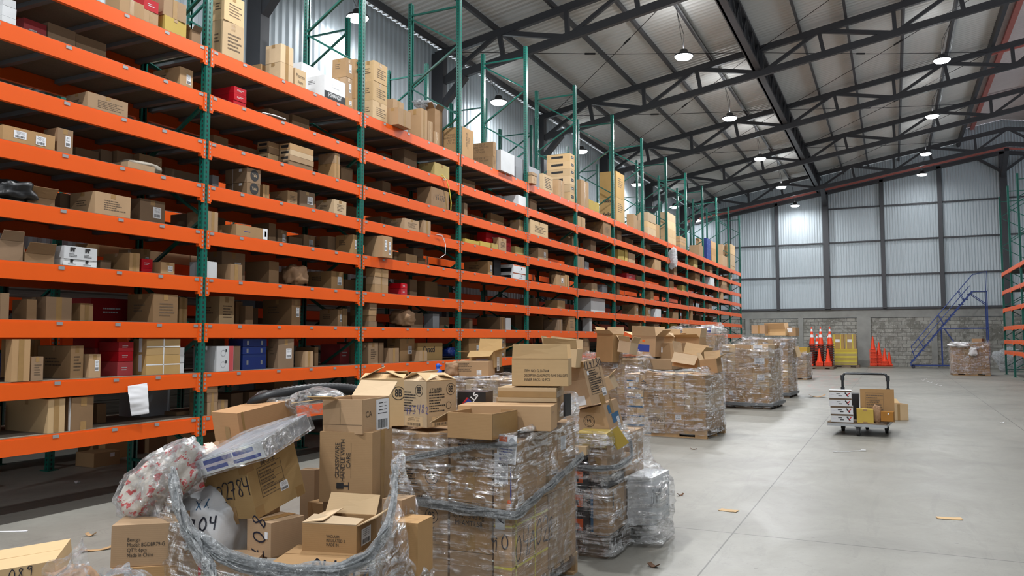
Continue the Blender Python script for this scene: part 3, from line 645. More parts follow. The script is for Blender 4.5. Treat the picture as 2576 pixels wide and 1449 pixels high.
# ---------------------------------------------------------------- goods on the front rack: bay level y width setback depth heights style
SHELF = """-1 1 1.13 0.16 0.02 0.62 0.30 T
-1 1 1.33 0.23 0.02 0.34 0.30 M
0 1 0.10 0.16 0.02 0.27 0.14/0.10/0.07 c
0 1 0.28 0.15 0.05 0.34 0.15 c
0 1 -0.05 0.26 0.30 0.19 0.04 d
0 1 1.65 0.30 0.30 0.09 0.12 d
-1 1 1.88 0.11 0.40 0.14 0.19 d
0 1 0.82 0.20 0.40 0.30 0.18 d
0 1 1.12 0.53 0.40 0.30 0.18 d
-1 1 2.48 0.38 0.50 0.34 0.27 g
-1 1 1.97 0.10 0.55 0.34 0.13 c
-1 2 0.77 0.16 0.00 0.09 0.36 c
-1 2 0.94 0.11 0.00 0.34 0.21 C
1 2 1.53 0.23 0.00 0.14 0.17 c
-1 2 2.14 0.41 0.02 0.21 0.20/0.16 A
0 2 0.21 0.26 0.02 0.34 0.28 J
0 2 1.20 0.27 0.02 0.16 0.36 L
0 2 1.68 0.16 0.02 0.16 0.20 c
1 2 0.74 0.25 0.02 0.34 0.22 c
4 2 0.45 0.39 0.02 0.34 0.15/0.21 c
-1 2 1.53 0.12 0.05 0.34 0.22 L
-1 2 2.56 0.08 0.05 0.34 0.11/0.08/0.08 w
-1 2 1.38 0.13 0.10 0.49 0.30 C
-1 2 1.87 0.18 0.10 0.29 0.14/0.10/0.09 R
0 2 0.56 0.10 0.10 0.30 0.28 d
0 2 0.69 0.40 0.10 0.23 0.18/0.09/0.09 b
1 2 0.33 0.23 0.10 0.34 0.30 C
1 2 0.57 0.13 0.10 0.18 0.30 d
2 2 0.50 0.50 0.10 0.34 0.36 L
2 2 1.62 0.40 0.10 0.28 0.10/0.13/0.14 L
1 2 1.71 0.78 0.15 0.34 0.29 K
0 2 2.08 0.08 0.20 0.30 0.25 d
1 2 1.29 0.41 0.20 0.24 0.36 L
4 2 1.06 0.30 0.20 0.30 0.31 d
3 2 2.59 0.39 0.30 0.27 0.36 d
-1 2 1.84 0.26 0.40 0.34 0.16/0.11/0.10 R
0 2 0.53 0.18 0.40 0.30 0.36 d
1 2 0.05 0.23 0.40 0.34 0.28 R
1 2 1.34 0.31 0.45 0.30 0.36 d
-1 2 1.26 0.16 0.60 0.34 0.36 c
-1 3 0.67 0.07 0.02 0.30 0.22 d
-1 3 2.19 0.31 0.02 0.37 0.29 C
1 3 0.22 0.19 0.02 0.34 0.08/0.08/0.09/0.09 c
3 3 1.64 0.28 0.02 0.34 0.25 c
3 3 2.31 0.39 0.02 0.22 0.33 C
5 3 2.62 0.36 0.09 0.36 0.28 c
-1 3 0.95 0.09 0.10 0.21 0.18 d
-1 3 1.12 0.25 0.10 0.34 0.21 c
0 3 1.51 0.17 0.10 0.47 0.33 L
2 3 1.75 0.21 0.10 0.50 0.24 c
2 3 2.00 0.22 0.10 0.34 0.23 w
3 3 1.58 0.33 0.37 0.56 0.33 d
4 3 1.10 0.18 0.10 0.19 0.33 w
6 3 1.36 0.57 0.10 0.24 0.29 d
1 3 2.18 0.20 0.15 0.18 0.24 g
-1 3 1.52 0.14 0.20 0.34 0.17 c
-1 3 2.68 0.11 0.20 0.34 0.28 c
0 3 2.57 0.10 0.20 0.32 0.23 L
0 3 2.67 0.11 0.20 0.34 0.25 c
2 3 0.69 0.13 0.20 0.30 0.19 d
7 3 0.99 0.92 0.20 0.34 0.33 y
0 3 0.47 0.23 0.25 0.34 0.32 C
0 3 0.93 0.13 0.30 0.09 0.23 d
1 3 1.74 0.38 0.30 0.30 0.25 d
1 3 2.67 0.30 0.30 0.30 0.20 d
4 3 1.24 0.35 0.30 0.34 0.27 g
0 3 0.88 0.11 0.40 0.30 0.28 d
-1 4 0.65 0.20 0.02 0.34 0.17 O
-1 4 0.86 0.27 0.02 0.34 0.08 O
-1 4 1.21 0.35 0.02 0.34 0.06/0.12 V
0 4 0.05 0.15 0.02 0.25 0.18 w
0 4 0.39 0.19 0.02 0.20 0.18 c
1 4 0.35 0.35 0.02 0.17 0.12/0.11/0.12 T
6 4 1.34 0.58 0.02 0.34 0.26 w
8 4 0.51 0.29 0.02 0.34 0.35 c
1 4 1.07 0.19 0.05 0.22 0.10/0.08 r
7 4 0.80 0.71 0.05 0.34 0.24 c
-1 4 1.97 0.12 0.10 0.39 0.19 c
-1 4 2.34 0.18 0.10 0.34 0.13 L
4 4 1.21 1.10 0.10 0.35 0.35 w
-1 4 2.14 0.15 0.15 0.34 0.05/0.10 r
0 4 1.20 0.18 0.20 0.38 0.29 d
0 4 2.41 0.27 0.20 0.41 0.26 L
-1 4 1.80 0.12 0.30 0.30 0.11 d
0 4 0.54 0.37 0.30 0.22 0.35 L
1 4 1.70 0.22 0.30 0.30 0.29 d
1 4 0.15 0.24 0.40 0.30 0.19 d
1 4 2.35 0.38 0.40 0.30 0.30 d
-1 4 2.37 0.13 0.45 0.32 0.29 L
1 5 0.39 0.26 -0.08 0.32 0.31 F
-1 5 1.50 0.40 0.02 0.34 0.21 C
0 5 0.05 0.15 0.02 0.31 0.22 c
0 5 0.47 0.51 0.02 0.28 0.13 Q
3 5 1.59 0.49 0.02 0.12 0.24 L
3 5 2.11 0.23 0.02 0.12 0.27 c
2 5 2.17 0.61 0.02 0.41 0.12/0.16 U
0 5 2.68 0.10 0.05 0.29 0.27 L
-1 5 0.91 0.26 0.10 0.34 0.08 o
2 5 1.24 0.19 0.10 0.51 0.27 L
-1 5 2.11 0.31 0.15 0.34 0.25 L
1 5 1.35 0.34 0.15 0.14 0.15 c
3 5 1.87 0.56 0.15 0.17 0.34 c
2 5 1.67 0.31 0.20 0.34 0.34 k
4 5 2.34 0.47 0.20 0.34 0.24 g
5 5 0.80 0.24 0.20 0.30 0.34 d
0 5 1.31 0.12 0.30 0.30 0.27 d
0 5 1.46 0.17 0.30 0.34 0.21 L
1 5 1.25 0.31 0.30 0.30 0.18 d
1 5 1.95 0.23 0.30 0.09 0.15 d
0 5 2.53 0.48 0.35 0.34 0.25 L
-1 5 1.43 0.35 0.40 0.30 0.21 d
0 5 1.79 0.26 0.40 0.30 0.16 d
0 5 2.08 0.22 0.40 0.34 0.22 L
1 5 1.97 0.30 0.40 0.30 0.32 d
-1 6 0.64 0.46 0.02 0.34 0.13 F
-1 6 1.12 0.15 0.02 0.20 0.22 L
-1 6 1.84 0.33 0.02 0.32 0.06 c
0 6 0.63 0.22 0.02 0.35 0.14/0.17 Z
0 6 2.22 0.27 0.02 0.31 0.19 C
1 6 1.11 0.42 0.02 0.37 0.17 C
1 6 1.67 0.21 0.02 0.34 0.21 c
4 6 0.10 0.44 0.02 0.34 0.28 c
2 6 0.21 0.53 0.02 0.34 0.07 y
2 6 0.79 0.39 0.02 0.34 0.09 y
2 6 1.23 0.28 0.02 0.12 0.10 y
2 6 1.53 0.33 0.02 0.12 0.24 C
10 6 0.68 0.47 0.02 0.34 0.32 c
0 6 0.97 0.11 0.10 0.34 0.18 c
0 6 1.41 0.18 0.10 0.30 0.18 C
0 6 1.64 0.29 0.10 0.34 0.22 L
4 6 0.79 0.30 0.10 0.34 0.21 g
2 6 2.45 0.45 0.10 0.34 0.17 y
5 6 1.37 0.88 0.10 0.29 0.17 r
7 6 2.34 0.57 0.10 0.20 0.22 y
2 6 1.26 1.10 0.15 0.20 0.14/0.18 r
5 6 -0.14 0.46 0.20 0.34 0.21 c
-1 6 2.17 0.28 0.25 0.09 0.23 d
0 6 0.37 0.10 0.30 0.34 0.20 g
0 6 2.73 0.13 0.30 0.30 0.25 d
3 6 1.34 0.42 0.30 0.24 0.15 d
-1 6 1.98 0.25 0.35 0.30 0.23 d
-1 6 1.57 0.25 0.40 0.30 0.18 d
-1 6 1.84 0.13 0.40 0.30 0.22 d
1 6 0.20 0.24 0.40 0.30 0.25 d
1 6 1.04 0.27 0.40 0.30 0.21 d
5 6 1.55 0.32 0.40 0.30 0.32 d
5 6 2.46 0.70 0.40 0.30 0.10 d
0 6 -0.16 0.47 0.45 0.30 0.20 d
0 7 1.34 0.46 0.02 0.17 0.06/0.07/0.07/0.08 B
0 7 2.22 0.13 0.02 0.28 0.20/0.14 c
1 7 1.89 0.57 0.02 0.27 0.31 S
3 7 0.18 0.93 0.02 0.34 0.30 C
6 7 1.25 0.74 0.02 0.36 0.33 c
3 7 0.28 0.82 0.37 0.34 0.31 C
9 7 1.23 0.83 0.02 0.34 0.34 w
10 7 1.04 0.96 0.02 0.34 0.19/0.16 c
10 7 2.33 0.95 0.09 0.34 0.35 c
-1 7 1.43 0.43 0.05 0.32 0.16 C
2 7 0.31 0.13 0.10 0.34 0.24 c
5 7 0.64 0.50 0.10 0.34 0.30 y
5 7 1.26 0.23 0.10 0.34 0.35 y
5 7 1.59 0.63 0.10 0.34 0.30 c
7 7 1.18 0.45 0.10 0.22 0.33 d
2 7 2.63 0.21 0.10 0.21 0.25 c
8 7 1.65 0.84 0.10 0.37 0.34 d
0 7 1.16 0.31 0.20 0.19 0.13/0.08/0.07 B
0 7 2.61 0.25 0.20 0.30 0.25 d
4 7 0.17 0.46 0.20 0.28 0.29 c
4 7 1.52 0.37 0.20 0.22 0.34 d
2 7 1.75 0.57 0.30 0.09 0.28 d
0 7 0.46 0.24 0.40 0.30 0.22 d
0 7 0.88 0.42 0.40 0.30 0.19 d
1 7 1.06 0.22 0.40 0.30 0.29 d
2 7 1.13 0.82 0.40 0.30 0.17 d
3 7 1.11 0.90 0.40 0.30 0.35 d
-1 7 2.26 0.27 0.45 0.30 0.15 d
-1 8 0.59 0.13 0.02 0.34 0.06/0.09/0.07 w
0 8 0.39 0.21 0.02 0.34 0.05/0.08/0.08 R
2 8 2.41 0.37 0.02 0.34 0.20 w
4 8 0.12 0.51 0.02 0.34 0.24 c
4 8 1.97 0.63 0.02 0.47 0.35 C
2 8 2.29 0.52 0.37 0.30 0.20 w
1 8 2.06 0.46 0.05 0.32 0.23 y
-1 8 2.52 0.18 0.10 0.41 0.23 L
8 8 1.45 0.66 0.10 0.34 0.35 y
5 8 0.87 0.38 0.20 0.30 0.35 d
3 8 0.56 0.37 0.20 0.09 0.29 d
1 8 1.44 0.37 0.25 0.23 0.34 d
-1 8 0.95 0.22 0.30 0.34 0.22 R
-1 8 1.18 0.28 0.30 0.30 0.26 d
-1 8 1.47 0.32 0.30 0.30 0.25 d
0 8 1.70 0.33 0.30 0.30 0.25 d
2 8 0.65 0.45 0.30 0.30 0.24 d
3 8 0.78 0.39 0.30 0.30 0.33 d
0 8 1.33 0.36 0.35 0.30 0.24 d
5 8 2.23 0.83 0.40 0.30 0.31 d
6 8 1.67 0.48 0.40 0.30 0.34 d
1 8 1.21 0.50 0.50 0.30 0.25 d
1 9 0.71 0.35 -0.12 0.21 0.26 c
3 9 0.05 0.25 -0.08 0.17 0.17/0.06 c
2 9 1.48 0.61 -0.05 0.34 0.40 w
-1 9 1.70 0.29 0.02 0.20 0.16 c
-1 9 1.99 0.18 0.02 0.34 0.13/0.12 rc
-1 9 2.23 0.30 0.02 0.34 0.16/0.20 cy
-1 9 2.59 0.13 0.02 0.34 0.13 o
0 9 0.21 0.33 0.02 0.18 0.41/0.32 C
0 9 1.16 0.23 0.02 0.26 0.22/0.23 T
0 9 1.41 0.21 0.02 0.34 0.22 P
0 9 2.00 0.44 0.02 0.31 0.31 H
0 9 2.45 0.16 0.02 0.25 0.14/0.28/0.27 L
1 9 0.27 0.36 0.02 0.21 0.27/0.29/0.30 C
1 9 1.58 0.18 0.02 0.25 0.49 c
1 9 1.78 0.15 0.02 0.34 0.34 c
1 9 1.98 0.15 0.02 0.34 0.21 c
2 9 0.10 0.41 0.02 0.40 0.52 X
2 9 1.30 0.13 0.02 0.58 0.24/0.28 X
3 9 0.85 0.55 0.02 0.34 0.36 Y
3 9 1.73 0.35 0.02 0.34 0.39 c
3 9 2.45 0.32 0.02 0.60 0.22/0.19/0.20/0.17/0.18/0.18 N
4 9 0.35 0.54 0.02 0.34 0.65 c
4 9 0.89 0.77 0.02 0.34 0.25 y
5 9 0.28 0.74 0.02 0.49 0.66/0.72 K
5 9 1.84 0.37 0.02 0.21 0.41 c
6 9 0.53 0.94 0.02 0.34 0.23/0.18/0.28 C
7 9 0.13 1.10 0.02 0.26 0.22/0.28/0.27/0.27 C
7 9 1.81 0.96 0.02 0.34 0.12/0.10/0.10/0.10 c
8 9 2.09 0.65 0.02 0.39 0.43 c
9 9 0.69 0.73 0.02 0.17 0.49/0.37 b
9 9 1.58 0.97 0.02 0.34 0.27/0.29/0.29 c
10 9 1.14 1.10 0.02 0.34 0.47 c
11 9 0.37 1.10 0.02 0.27 0.17/0.23/0.32/0.26/0.21 C
0 9 1.90 0.43 0.34 0.34 0.50 W
0 9 2.77 0.09 0.10 0.34 0.21/0.31/0.27 c
2 9 2.49 0.40 0.10 0.34 0.29/0.20 g
3 9 0.29 0.56 0.10 0.34 0.42 g
6 9 -0.02 0.37 0.10 0.34 0.36 c
6 9 1.68 0.50 0.10 0.34 0.48 c
9 9 0.11 1.08 0.20 0.16 0.44/0.36 c
1 9 1.11 0.31 0.25 0.34 0.55 c
1 9 2.36 0.27 0.25 0.17 0.73 o
11 9 -0.15 1.10 0.30 0.34 1.13 c
0 9 1.16 0.10 0.35 0.34 0.24 c"""

LOOK = {'c': ('tan', 'kraft', 'carton'), 'C': ('tan printed', 'kraft_pale', 'carton'), 'L': ('tan labelled', 'kraft', 'carton'), 'T': ('tan taped', 'kraft_pale', 'carton'), 'd': ('plain brown', 'kraft_shaded', 'carton'),
        'o': ('open brown', 'kraft_shaded', 'carton'), 'O': ('open brown', 'kraft_shaded', 'carton'), 'P': ('tan lettered', 'kraft_pale', 'carton'), 'W': ('white lettered', 'white_card', 'carton'), 'H': ('white and black', 'white_card', 'carton'),
        'y': ('yellowish', 'kraft_yellow', 'carton'), 'Y': ('yellow strapped', 'kraft_pale', 'carton'), 'g': ('grey', 'grey_card', 'carton'), 'b': ('blue', 'blue_card', 'crate'), 'r': ('red', 'red_card', 'carton'), 'R': ('red', 'red_card', 'carton'),
        'B': ('pale bundled', 'kraft_pale', 'packet'), 'N': ('tan, dark labelled', 'kraft_pale', 'carton'), 'K': ('golden lettered', 'kraft_gold', 'carton'), 'X': ('tan, text printed', 'kraft', 'carton'), 'S': ('brown handwritten', 'kraft', 'carton'),
        'w': ('white', 'white_card', 'carton'), 'k': ('black', 'black_card', 'carton'), 'Z': ('tan, round stickered', 'kraft', 'carton'), 'Q': ('white ended', 'kraft_pale', 'carton'), 'F': ('pale, two labelled', 'kraft_pale', 'carton'),
        'V': ('white black-lettered', 'white_card', 'carton'), 'U': ('white and orange', 'white_card', 'carton'), 'J': ('white and magenta', 'white_card', 'carton'), 'A': ('golden strapped', 'kraft_gold', 'carton'), 'M': ('tan, white edged', 'kraft_pale', 'carton')}
NTH = ['lowest', 'second', 'third', 'fourth', 'fifth', 'sixth', 'seventh', 'eighth', 'top']
rows = []
for ln in SHELF.split('\n'):
    a = ln.split()
    rows.append([int(a[0]), int(a[1])] + [float(x) for x in a[2:6]] + [[float(h) for h in a[6].split('/')], a[7]])
# the photograph shows more brown cartons far down the rack, too small to tell apart: fill the free places between the listed ones
rg = random.Random(11)
for bay in range(2, 12):
    for lv in range(1, 9):
        have = [r for r in rows if r[0] == bay and r[1] == lv]
        if len(have) >= 2 or rg.random() < (.30 if bay < 8 else .5): continue
        wd = rg.uniform(.3, .6); y = rg.uniform(.1, 2.65-wd)
        if any(r[2] < y+wd+.02 and y < r[2]+r[3]+.02 for r in have): continue
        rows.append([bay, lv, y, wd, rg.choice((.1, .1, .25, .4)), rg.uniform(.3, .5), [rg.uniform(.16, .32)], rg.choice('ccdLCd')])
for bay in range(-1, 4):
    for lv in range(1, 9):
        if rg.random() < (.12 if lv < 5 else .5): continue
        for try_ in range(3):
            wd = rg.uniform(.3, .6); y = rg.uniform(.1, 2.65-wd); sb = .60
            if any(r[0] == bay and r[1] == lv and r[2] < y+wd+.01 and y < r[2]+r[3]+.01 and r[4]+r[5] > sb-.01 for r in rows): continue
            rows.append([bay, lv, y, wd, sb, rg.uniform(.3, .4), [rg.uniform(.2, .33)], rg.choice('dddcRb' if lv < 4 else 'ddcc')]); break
from collections import defaultdict
cells = defaultdict(list)
for r in rows: cells[(r[0], r[1])].append(r)
for (bay, lv), rs in sorted(cells.items()):
    rs.sort(key=lambda r: r[2])
    for n, (b_, l_, y, wd, sb, dp, hs, st) in enumerate(rs):
        z = LZ[lv]+.001
        sty = st; lower = lv < 9
        for k, h in enumerate(hs):
            st = sty[-1-min(k, len(sty)-1)]
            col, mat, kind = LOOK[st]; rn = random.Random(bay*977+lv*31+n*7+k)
            if lower and mat == 'kraft_pale' and rn.random() < .8: mat = 'kraft'  # cartons below the top shelf painted darker to imitate rack shade
            if lower and mat == 'kraft' and rn.random() < .35: mat = 'kraft_shaded'  # some lower cartons take the shaded copy of the card
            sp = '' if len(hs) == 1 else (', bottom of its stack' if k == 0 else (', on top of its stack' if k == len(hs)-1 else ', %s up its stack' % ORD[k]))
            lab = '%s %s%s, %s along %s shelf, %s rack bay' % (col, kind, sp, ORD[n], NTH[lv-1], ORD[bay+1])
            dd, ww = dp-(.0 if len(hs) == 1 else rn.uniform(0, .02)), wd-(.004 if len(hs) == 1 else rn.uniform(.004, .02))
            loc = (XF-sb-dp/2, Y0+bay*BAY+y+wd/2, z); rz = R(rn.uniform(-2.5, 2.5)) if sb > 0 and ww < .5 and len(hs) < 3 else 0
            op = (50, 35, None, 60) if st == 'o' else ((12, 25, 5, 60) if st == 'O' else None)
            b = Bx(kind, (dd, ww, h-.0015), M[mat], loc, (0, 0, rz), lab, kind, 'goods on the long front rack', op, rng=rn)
            near = bay < 5; z += h
            small = min(ww, h)
            if st in 'cTyCL' and near and small > .09:
                tw = min(.055, small*.3)
                b.tape('r', .5, .5, tw, h*.99) if st in 'Tc' else b.tape('r', .5, .88, tw, h*.2)
                if dd > .2: b.tape('f', .5, .9, tw, h*.18)
            if st == 'C' and near and small > .1: b.lines('r', .55, .45, ww*.6, h*.5, 5, seed=n); b.lines('f', .5, .5, dd*.5, h*.3, 3, seed=n+4)
            if st == 'L' and small > .06: b.label('r', .68, .5, min(.10, ww*.35), min(.12, h*.45)); b.lines('f', .4, .6, dd*.4, h*.3, 3, seed=n)
            if st == 'F': b.label('r', .32, .55, ww*.24, h*.5); b.label('r', .72, .45, ww*.2, h*.6)
            if st == 'P': b.text('r', 'Pharma' if lv == 9 else 'fragile', .5, .6, .07, squeeze=.8, mat='brown_ink'); b.text('r', 'Afam', .5, .25, .06, mat='brown_ink', squeeze=.8)
            if st == 'W': b.label('r', .6, .5, ww*.3, h*.22, bars=False); b.lines('f', .3, .75, dd*.4, h*.2, 3, 'ink'); b.patch('r', .35, .12, ww*.6, h*.2, 'black_card')
            if st == 'H': b.patch('r', .5, .17, ww*.99, h*.33, 'black_card'); b.text('r', 'H2HANDY', .5, .2, .075, mat='white_card', squeeze=.75, bold=.003); b.label('r', .55, .68, ww*.3, h*.2, bars=False); b.lines('f', .3, .75, dd*.4, h*.2, 3, 'ink')
            if st == 'Y': b.tape('f', .5, .5, .012, h, 'yellow_strap', 'strap'); b.lines('r', .5, .5, ww*.7, h*.7, 7, 'ink', n)
            if st == 'N': b.patch('f', .45, .55, dd*.5, h*.3, 'ink'); b.patch('r', .5, .55, ww*.55, h*.35, 'ink'); b.lines('r', .5, .55, ww*.42, h*.12, 1, 'paper')
            if st == 'K' and lv == 9 and k == 0: b.text('f', 'Kwikset', .5, .85, .13, squeeze=.7, bold=.004); b.text('f', 'Kwikset', .5, .3, .13, squeeze=.7, bold=.004)
            if st == 'K' and lv == 2: b.text('r', 'Caracol', .45, .62, .13, bold=.004, squeeze=.9)
            if st == 'K' and lv == 9: b.lines('r', .5, .6, ww*.6, h*.4, 5)
            if st == 'X': b.text('r', 'THIS SIDE UP\nHANDLE WITH\nCARE', .5, .6, min(.045, h*.12), rot=90 if h > ww else 0, mat='brown_ink'); b.text('f', 'THIS SIDE UP\nHANDLE WITH CARE\nKEEP DRY\nN.W. 14 KGS', .5, .6, .05, mat='brown_ink', squeeze=.8)
            if st == 'S': b.hand('r', '14667D', .45, .52, .085, 90 if h > ww else 0, th=.007); b.tape('r', .85, .5, .05, h)
            if st == 'Z': b.disc('r', .55, .55, .066, 'ink'); b.text('r', 'Yale', .55, .55, .055, mat='kraft_pale', squeeze=.8); b.label('f', .7, .85, .05, .03, bars=False); b.tape('f', .35, .5, .006, h, 'white_strap', 'strap')
            if st == 'Q': b.patch('r', .92, .5, ww*.15, h*.98, 'paper'); b.lines('r', .4, .45, ww*.3, h*.15, 1, 'blue_ink'); b.patch('r', .93, .5, ww*.06, h*.5, 'red_ink')
            if st == 'V': b.text('r', 'FT', .7, .72, h*.34, bold=.006); b.text('r', 'FT', .25, .72, h*.34, bold=.006); b.lines('r', .72, .3, ww*.25, h*.28, 3, 'ink'); b.lines('r', .27, .3, ww*.25, h*.28, 3, 'ink')
            if st == 'U': b.patch('r', .5, .93, ww*.98, h*.1, 'orange_ink'); b.patch('f', .5, .35, dd*.8, h*.5, 'black_card'); b.text('r', 'B', .65, .55, h*.4, bold=.004); b.lines('r', .65, .2, ww*.4, h*.1, 1, 'blue_ink')
            if st == 'J':
                b.patch('r', .86, .5, ww*.26, h*.99, 'red_card')
                for v in (.72, .27): b.disc('r', .38, v, .035, 'grey_card', .004); b.patch('r', .55, v+.1, .02, .03, 'ink')
            if st == 'A': b.label('f', .55, .6, dd*.25, h*.85, bars=False); b.tape('r', .5, .5, .012, h, 'white_strap', 'strap'); b.tape('r', .5, .5, ww, .012, 'white_strap', 'strap')
            if st == 'M': b.tape('f', .93, .5, .03, h, 'white_strap', 'edge_tape'); b.tape('r', .55, .85, .06, .08); b.tape('r', .55, .12, .06, .08)
            if st == 'B': b.patch('f', .5, .5, dd*.7, h*.45, 'ink', 'dark_spine')
            if st in 'rR' and small > .06: b.lines('r', .5, .5, ww*.5, h*.3, 2, 'white_card', n)
            if st == 'b':
                b.patch('r', .5, .88, ww, h*.12, 'blue_paint', 'lid_rim'); b.patch('r', .2, .45, .03, .05, 'galv', 'latch'); b.patch('r', .8, .45, .03, .05, 'galv', 'latch')
# floor level goods, low down behind the racks
for n, (x, y, w_, d_, h_, l) in enumerate([(-8.7, 4.75, .5, .34, .42, 'cut by the picture edge'), (-9.6, 5.3, .5, .42, .5, 'beside the green post of the second rack'), (-9.0, 6.85, .34, .36, .17, 'small, with a white sticker'),
                                          (-9.5, 7.35, .5, .45, .42, 'tall, behind the small stickered one'), (-9.5, 8.0, .45, .4, .4, 'deep in the dark under the racks'), (-8.3, 7.75, .5, .5, .35, 'behind the first frame brace')]):
    b = Bx('cardboard_box', (w_, d_, h_), M['kraft'], (x, y, 0.001), (0, 0, R(3*n-7)), 'brown box on the floor under the racks, '+l, 'box', 'boxes on the floor under the racks')
    b.label('r', .7, .75, .06, .05, bars=False)
# goods on the second rack, seen through the first
rg = random.Random(5)
for lv, z in {8: 4.0, 7: 3.35, 5: 2.62, 4: 2.05, 3: 1.60, 2: 1.05}.items():
    for bay in range(-1, 4):
        y = rg.uniform(.15, .8); q_ = 0
        while y < 2.3 and rg.random() < (.42 if bay < 1 else .3):
            wd = rg.uniform(.3, .55); h = rg.uniform(.18, .34)
            Bx('carton', (rg.uniform(.35, .5), wd, h), M['kraft'], (-9.42, Y0+bay*BAY+y+wd/2, z+.001), (0, 0, 0), None, None)
            o = COL.objects[-1]; y += wd+rg.uniform(.05, .5); 
            tag(o, 'brown carton on second rack, %s shelf, %s bay, %s' % (NTH[lv-1], ORD[bay+1], '%s along' % ORD[q_]), 'carton', 'goods on the second rack'); q_ += 1

# ================================================================ PALLET LOADS
def plane_y(px, py, Y):
    d = _f + _r2*((px-W/2)/FPX) - _u2*((py-H/2)/FPX)
    return EYE + d*((Y-EYE.y)/d.y)
def plane_x(px, py, X):
    d = _f + _r2*((px-W/2)/FPX) - _u2*((py-H/2)/FPX)
    return EYE + d*((X-EYE.x)/d.x)
def pallet(loc, rz, w_, d_, label, mat='wood'):
    t = empty('wooden_pallet', loc, (0, 0, rz)); tag(t, label, 'pallet', 'wooden pallets')
    b = MB().box(-.045, .045, -d_/2, d_/2, 0, .016).mesh('deck_board', M[mat]); n = 7
    b2 = MB().box(-w_/2, w_/2, -.045, .045, 0, .016).mesh('deck_board', M[mat])
    for k in range(n): link('deck_board', b2, t, (0, -d_/2+.045+(d_-.09)*k/(n-1), .118))
    for k in (0, 3, 6): link('bottom_board', b2, t, (0, -d_/2+.045+(d_-.09)*k/(n-1), 0))
    def stringer():      # board standing on edge along the width with two fork notches, seen from the -y side
        mb = MB(); z0, z1, t_ = .016, .118, .019
        for x0, x1, a in ((-w_/2, -w_*.36, z0), (-w_*.36, -w_*.17, z0+.045), (-w_*.17, w_*.17, z0), (w_*.17, w_*.36, z0+.045), (w_*.36, w_/2, z0)):
            mb.box(x0, x1, -t_, t_, a, z1)
        return mb.mesh('stringer', M[mat])
    s = stringer()
    for y in (-d_/2+.02, 0, d_/2-.02): link('stringer', s, t, (0, y, 0))
    return t
def film_sheet(name, rows_, label, mat='film', n=120, m=40, amp=.012, seed=0, closed=False, cat='stretch film', grp=None, sx=1.6, sz=9.0, fold=.5):
    """a thin sheet through several rows of points, with wrinkles pushed into it"""
    def resample(pts, n):
        pts = [Vector(p) for p in pts]
        if closed: pts = pts + [pts[0]]
        L = [0]
        for a, b in zip(pts, pts[1:]): L.append(L[-1]+(b-a).length)
        out = []
        for k in range(n):
            t = L[-1]*k/(n-1 if not closed else n); i = 0
            while i < len(L)-2 and L[i+1] < t: i += 1
            q = (t-L[i])/max(1e-9, L[i+1]-L[i]); out.append(pts[i].lerp(pts[i+1], q))
        for _ in range(2):
            out = [(out[k-1]+out[k]*2+out[(k+1) % n])/4 if (closed or 0 < k < n-1) else out[k] for k in range(n)]
        return out
    rs = [resample(r, n) for r in rows_]; grid = []
    for j in range(m):
        t = (len(rs)-1)*j/(m-1); i = min(int(t), len(rs)-2); q = t-i
        p0 = rs[max(i-1, 0)]; p1 = rs[i]; p2 = rs[i+1]; p3 = rs[min(i+2, len(rs)-1)]
        q2, q3 = q*q, q*q*q
        grid.append([(p1[k]*2+(p2[k]-p0[k])*q+(p0[k]*2-p1[k]*5+p2[k]*4-p3[k])*q2+(p1[k]*3-p0[k]-p2[k]*3+p3[k])*q3)*.5 for k in range(n)])
    V = []; sd = Vector((seed*7.3, seed*3.1, 0))
    for j in range(m):
        for k in range(n):
            p = grid[j][k]; a = grid[j][(k+1) % n] if (closed or k < n-1) else grid[j][k]; b = grid[j][k-1] if (closed or k > 0) else grid[j][k]
            c = grid[min(j+1, m-1)][k]; d = grid[max(j-1, 0)][k]; nn = (a-b).cross(c-d)
            nn = nn.normalized() if nn.length > 1e-9 else Vector((0, 0, 1))
            h = noise.noise(Vector((p.x*sx, p.y*sx, p.z*sz))*1.7+sd) + .6*noise.noise(Vector((p.x*sx, p.y*sx, p.z*sz))*4.1+sd)
            r = 1-abs(noise.noise(Vector((p.x*sx*.8, p.y*sx*.8, p.z*sz*.6+p.x*fold*3))*2.3+sd*2))*3
            V.append(p+nn*(amp*h+amp*1.2*max(0, r)))
    F = []
    for j in range(m-1):
        for k in range(n if closed else n-1):
            F.append((j*n+k, j*n+(k+1) % n, (j+1)*n+(k+1) % n, (j+1)*n+k))
    mb = MB(); mb.v = [tuple(v) for v in V]; mb.f = F; mb.m = [0]*len(F)
    o = mb.obj(name, M[mat], smooth=True); return tag(o, label, cat, grp)
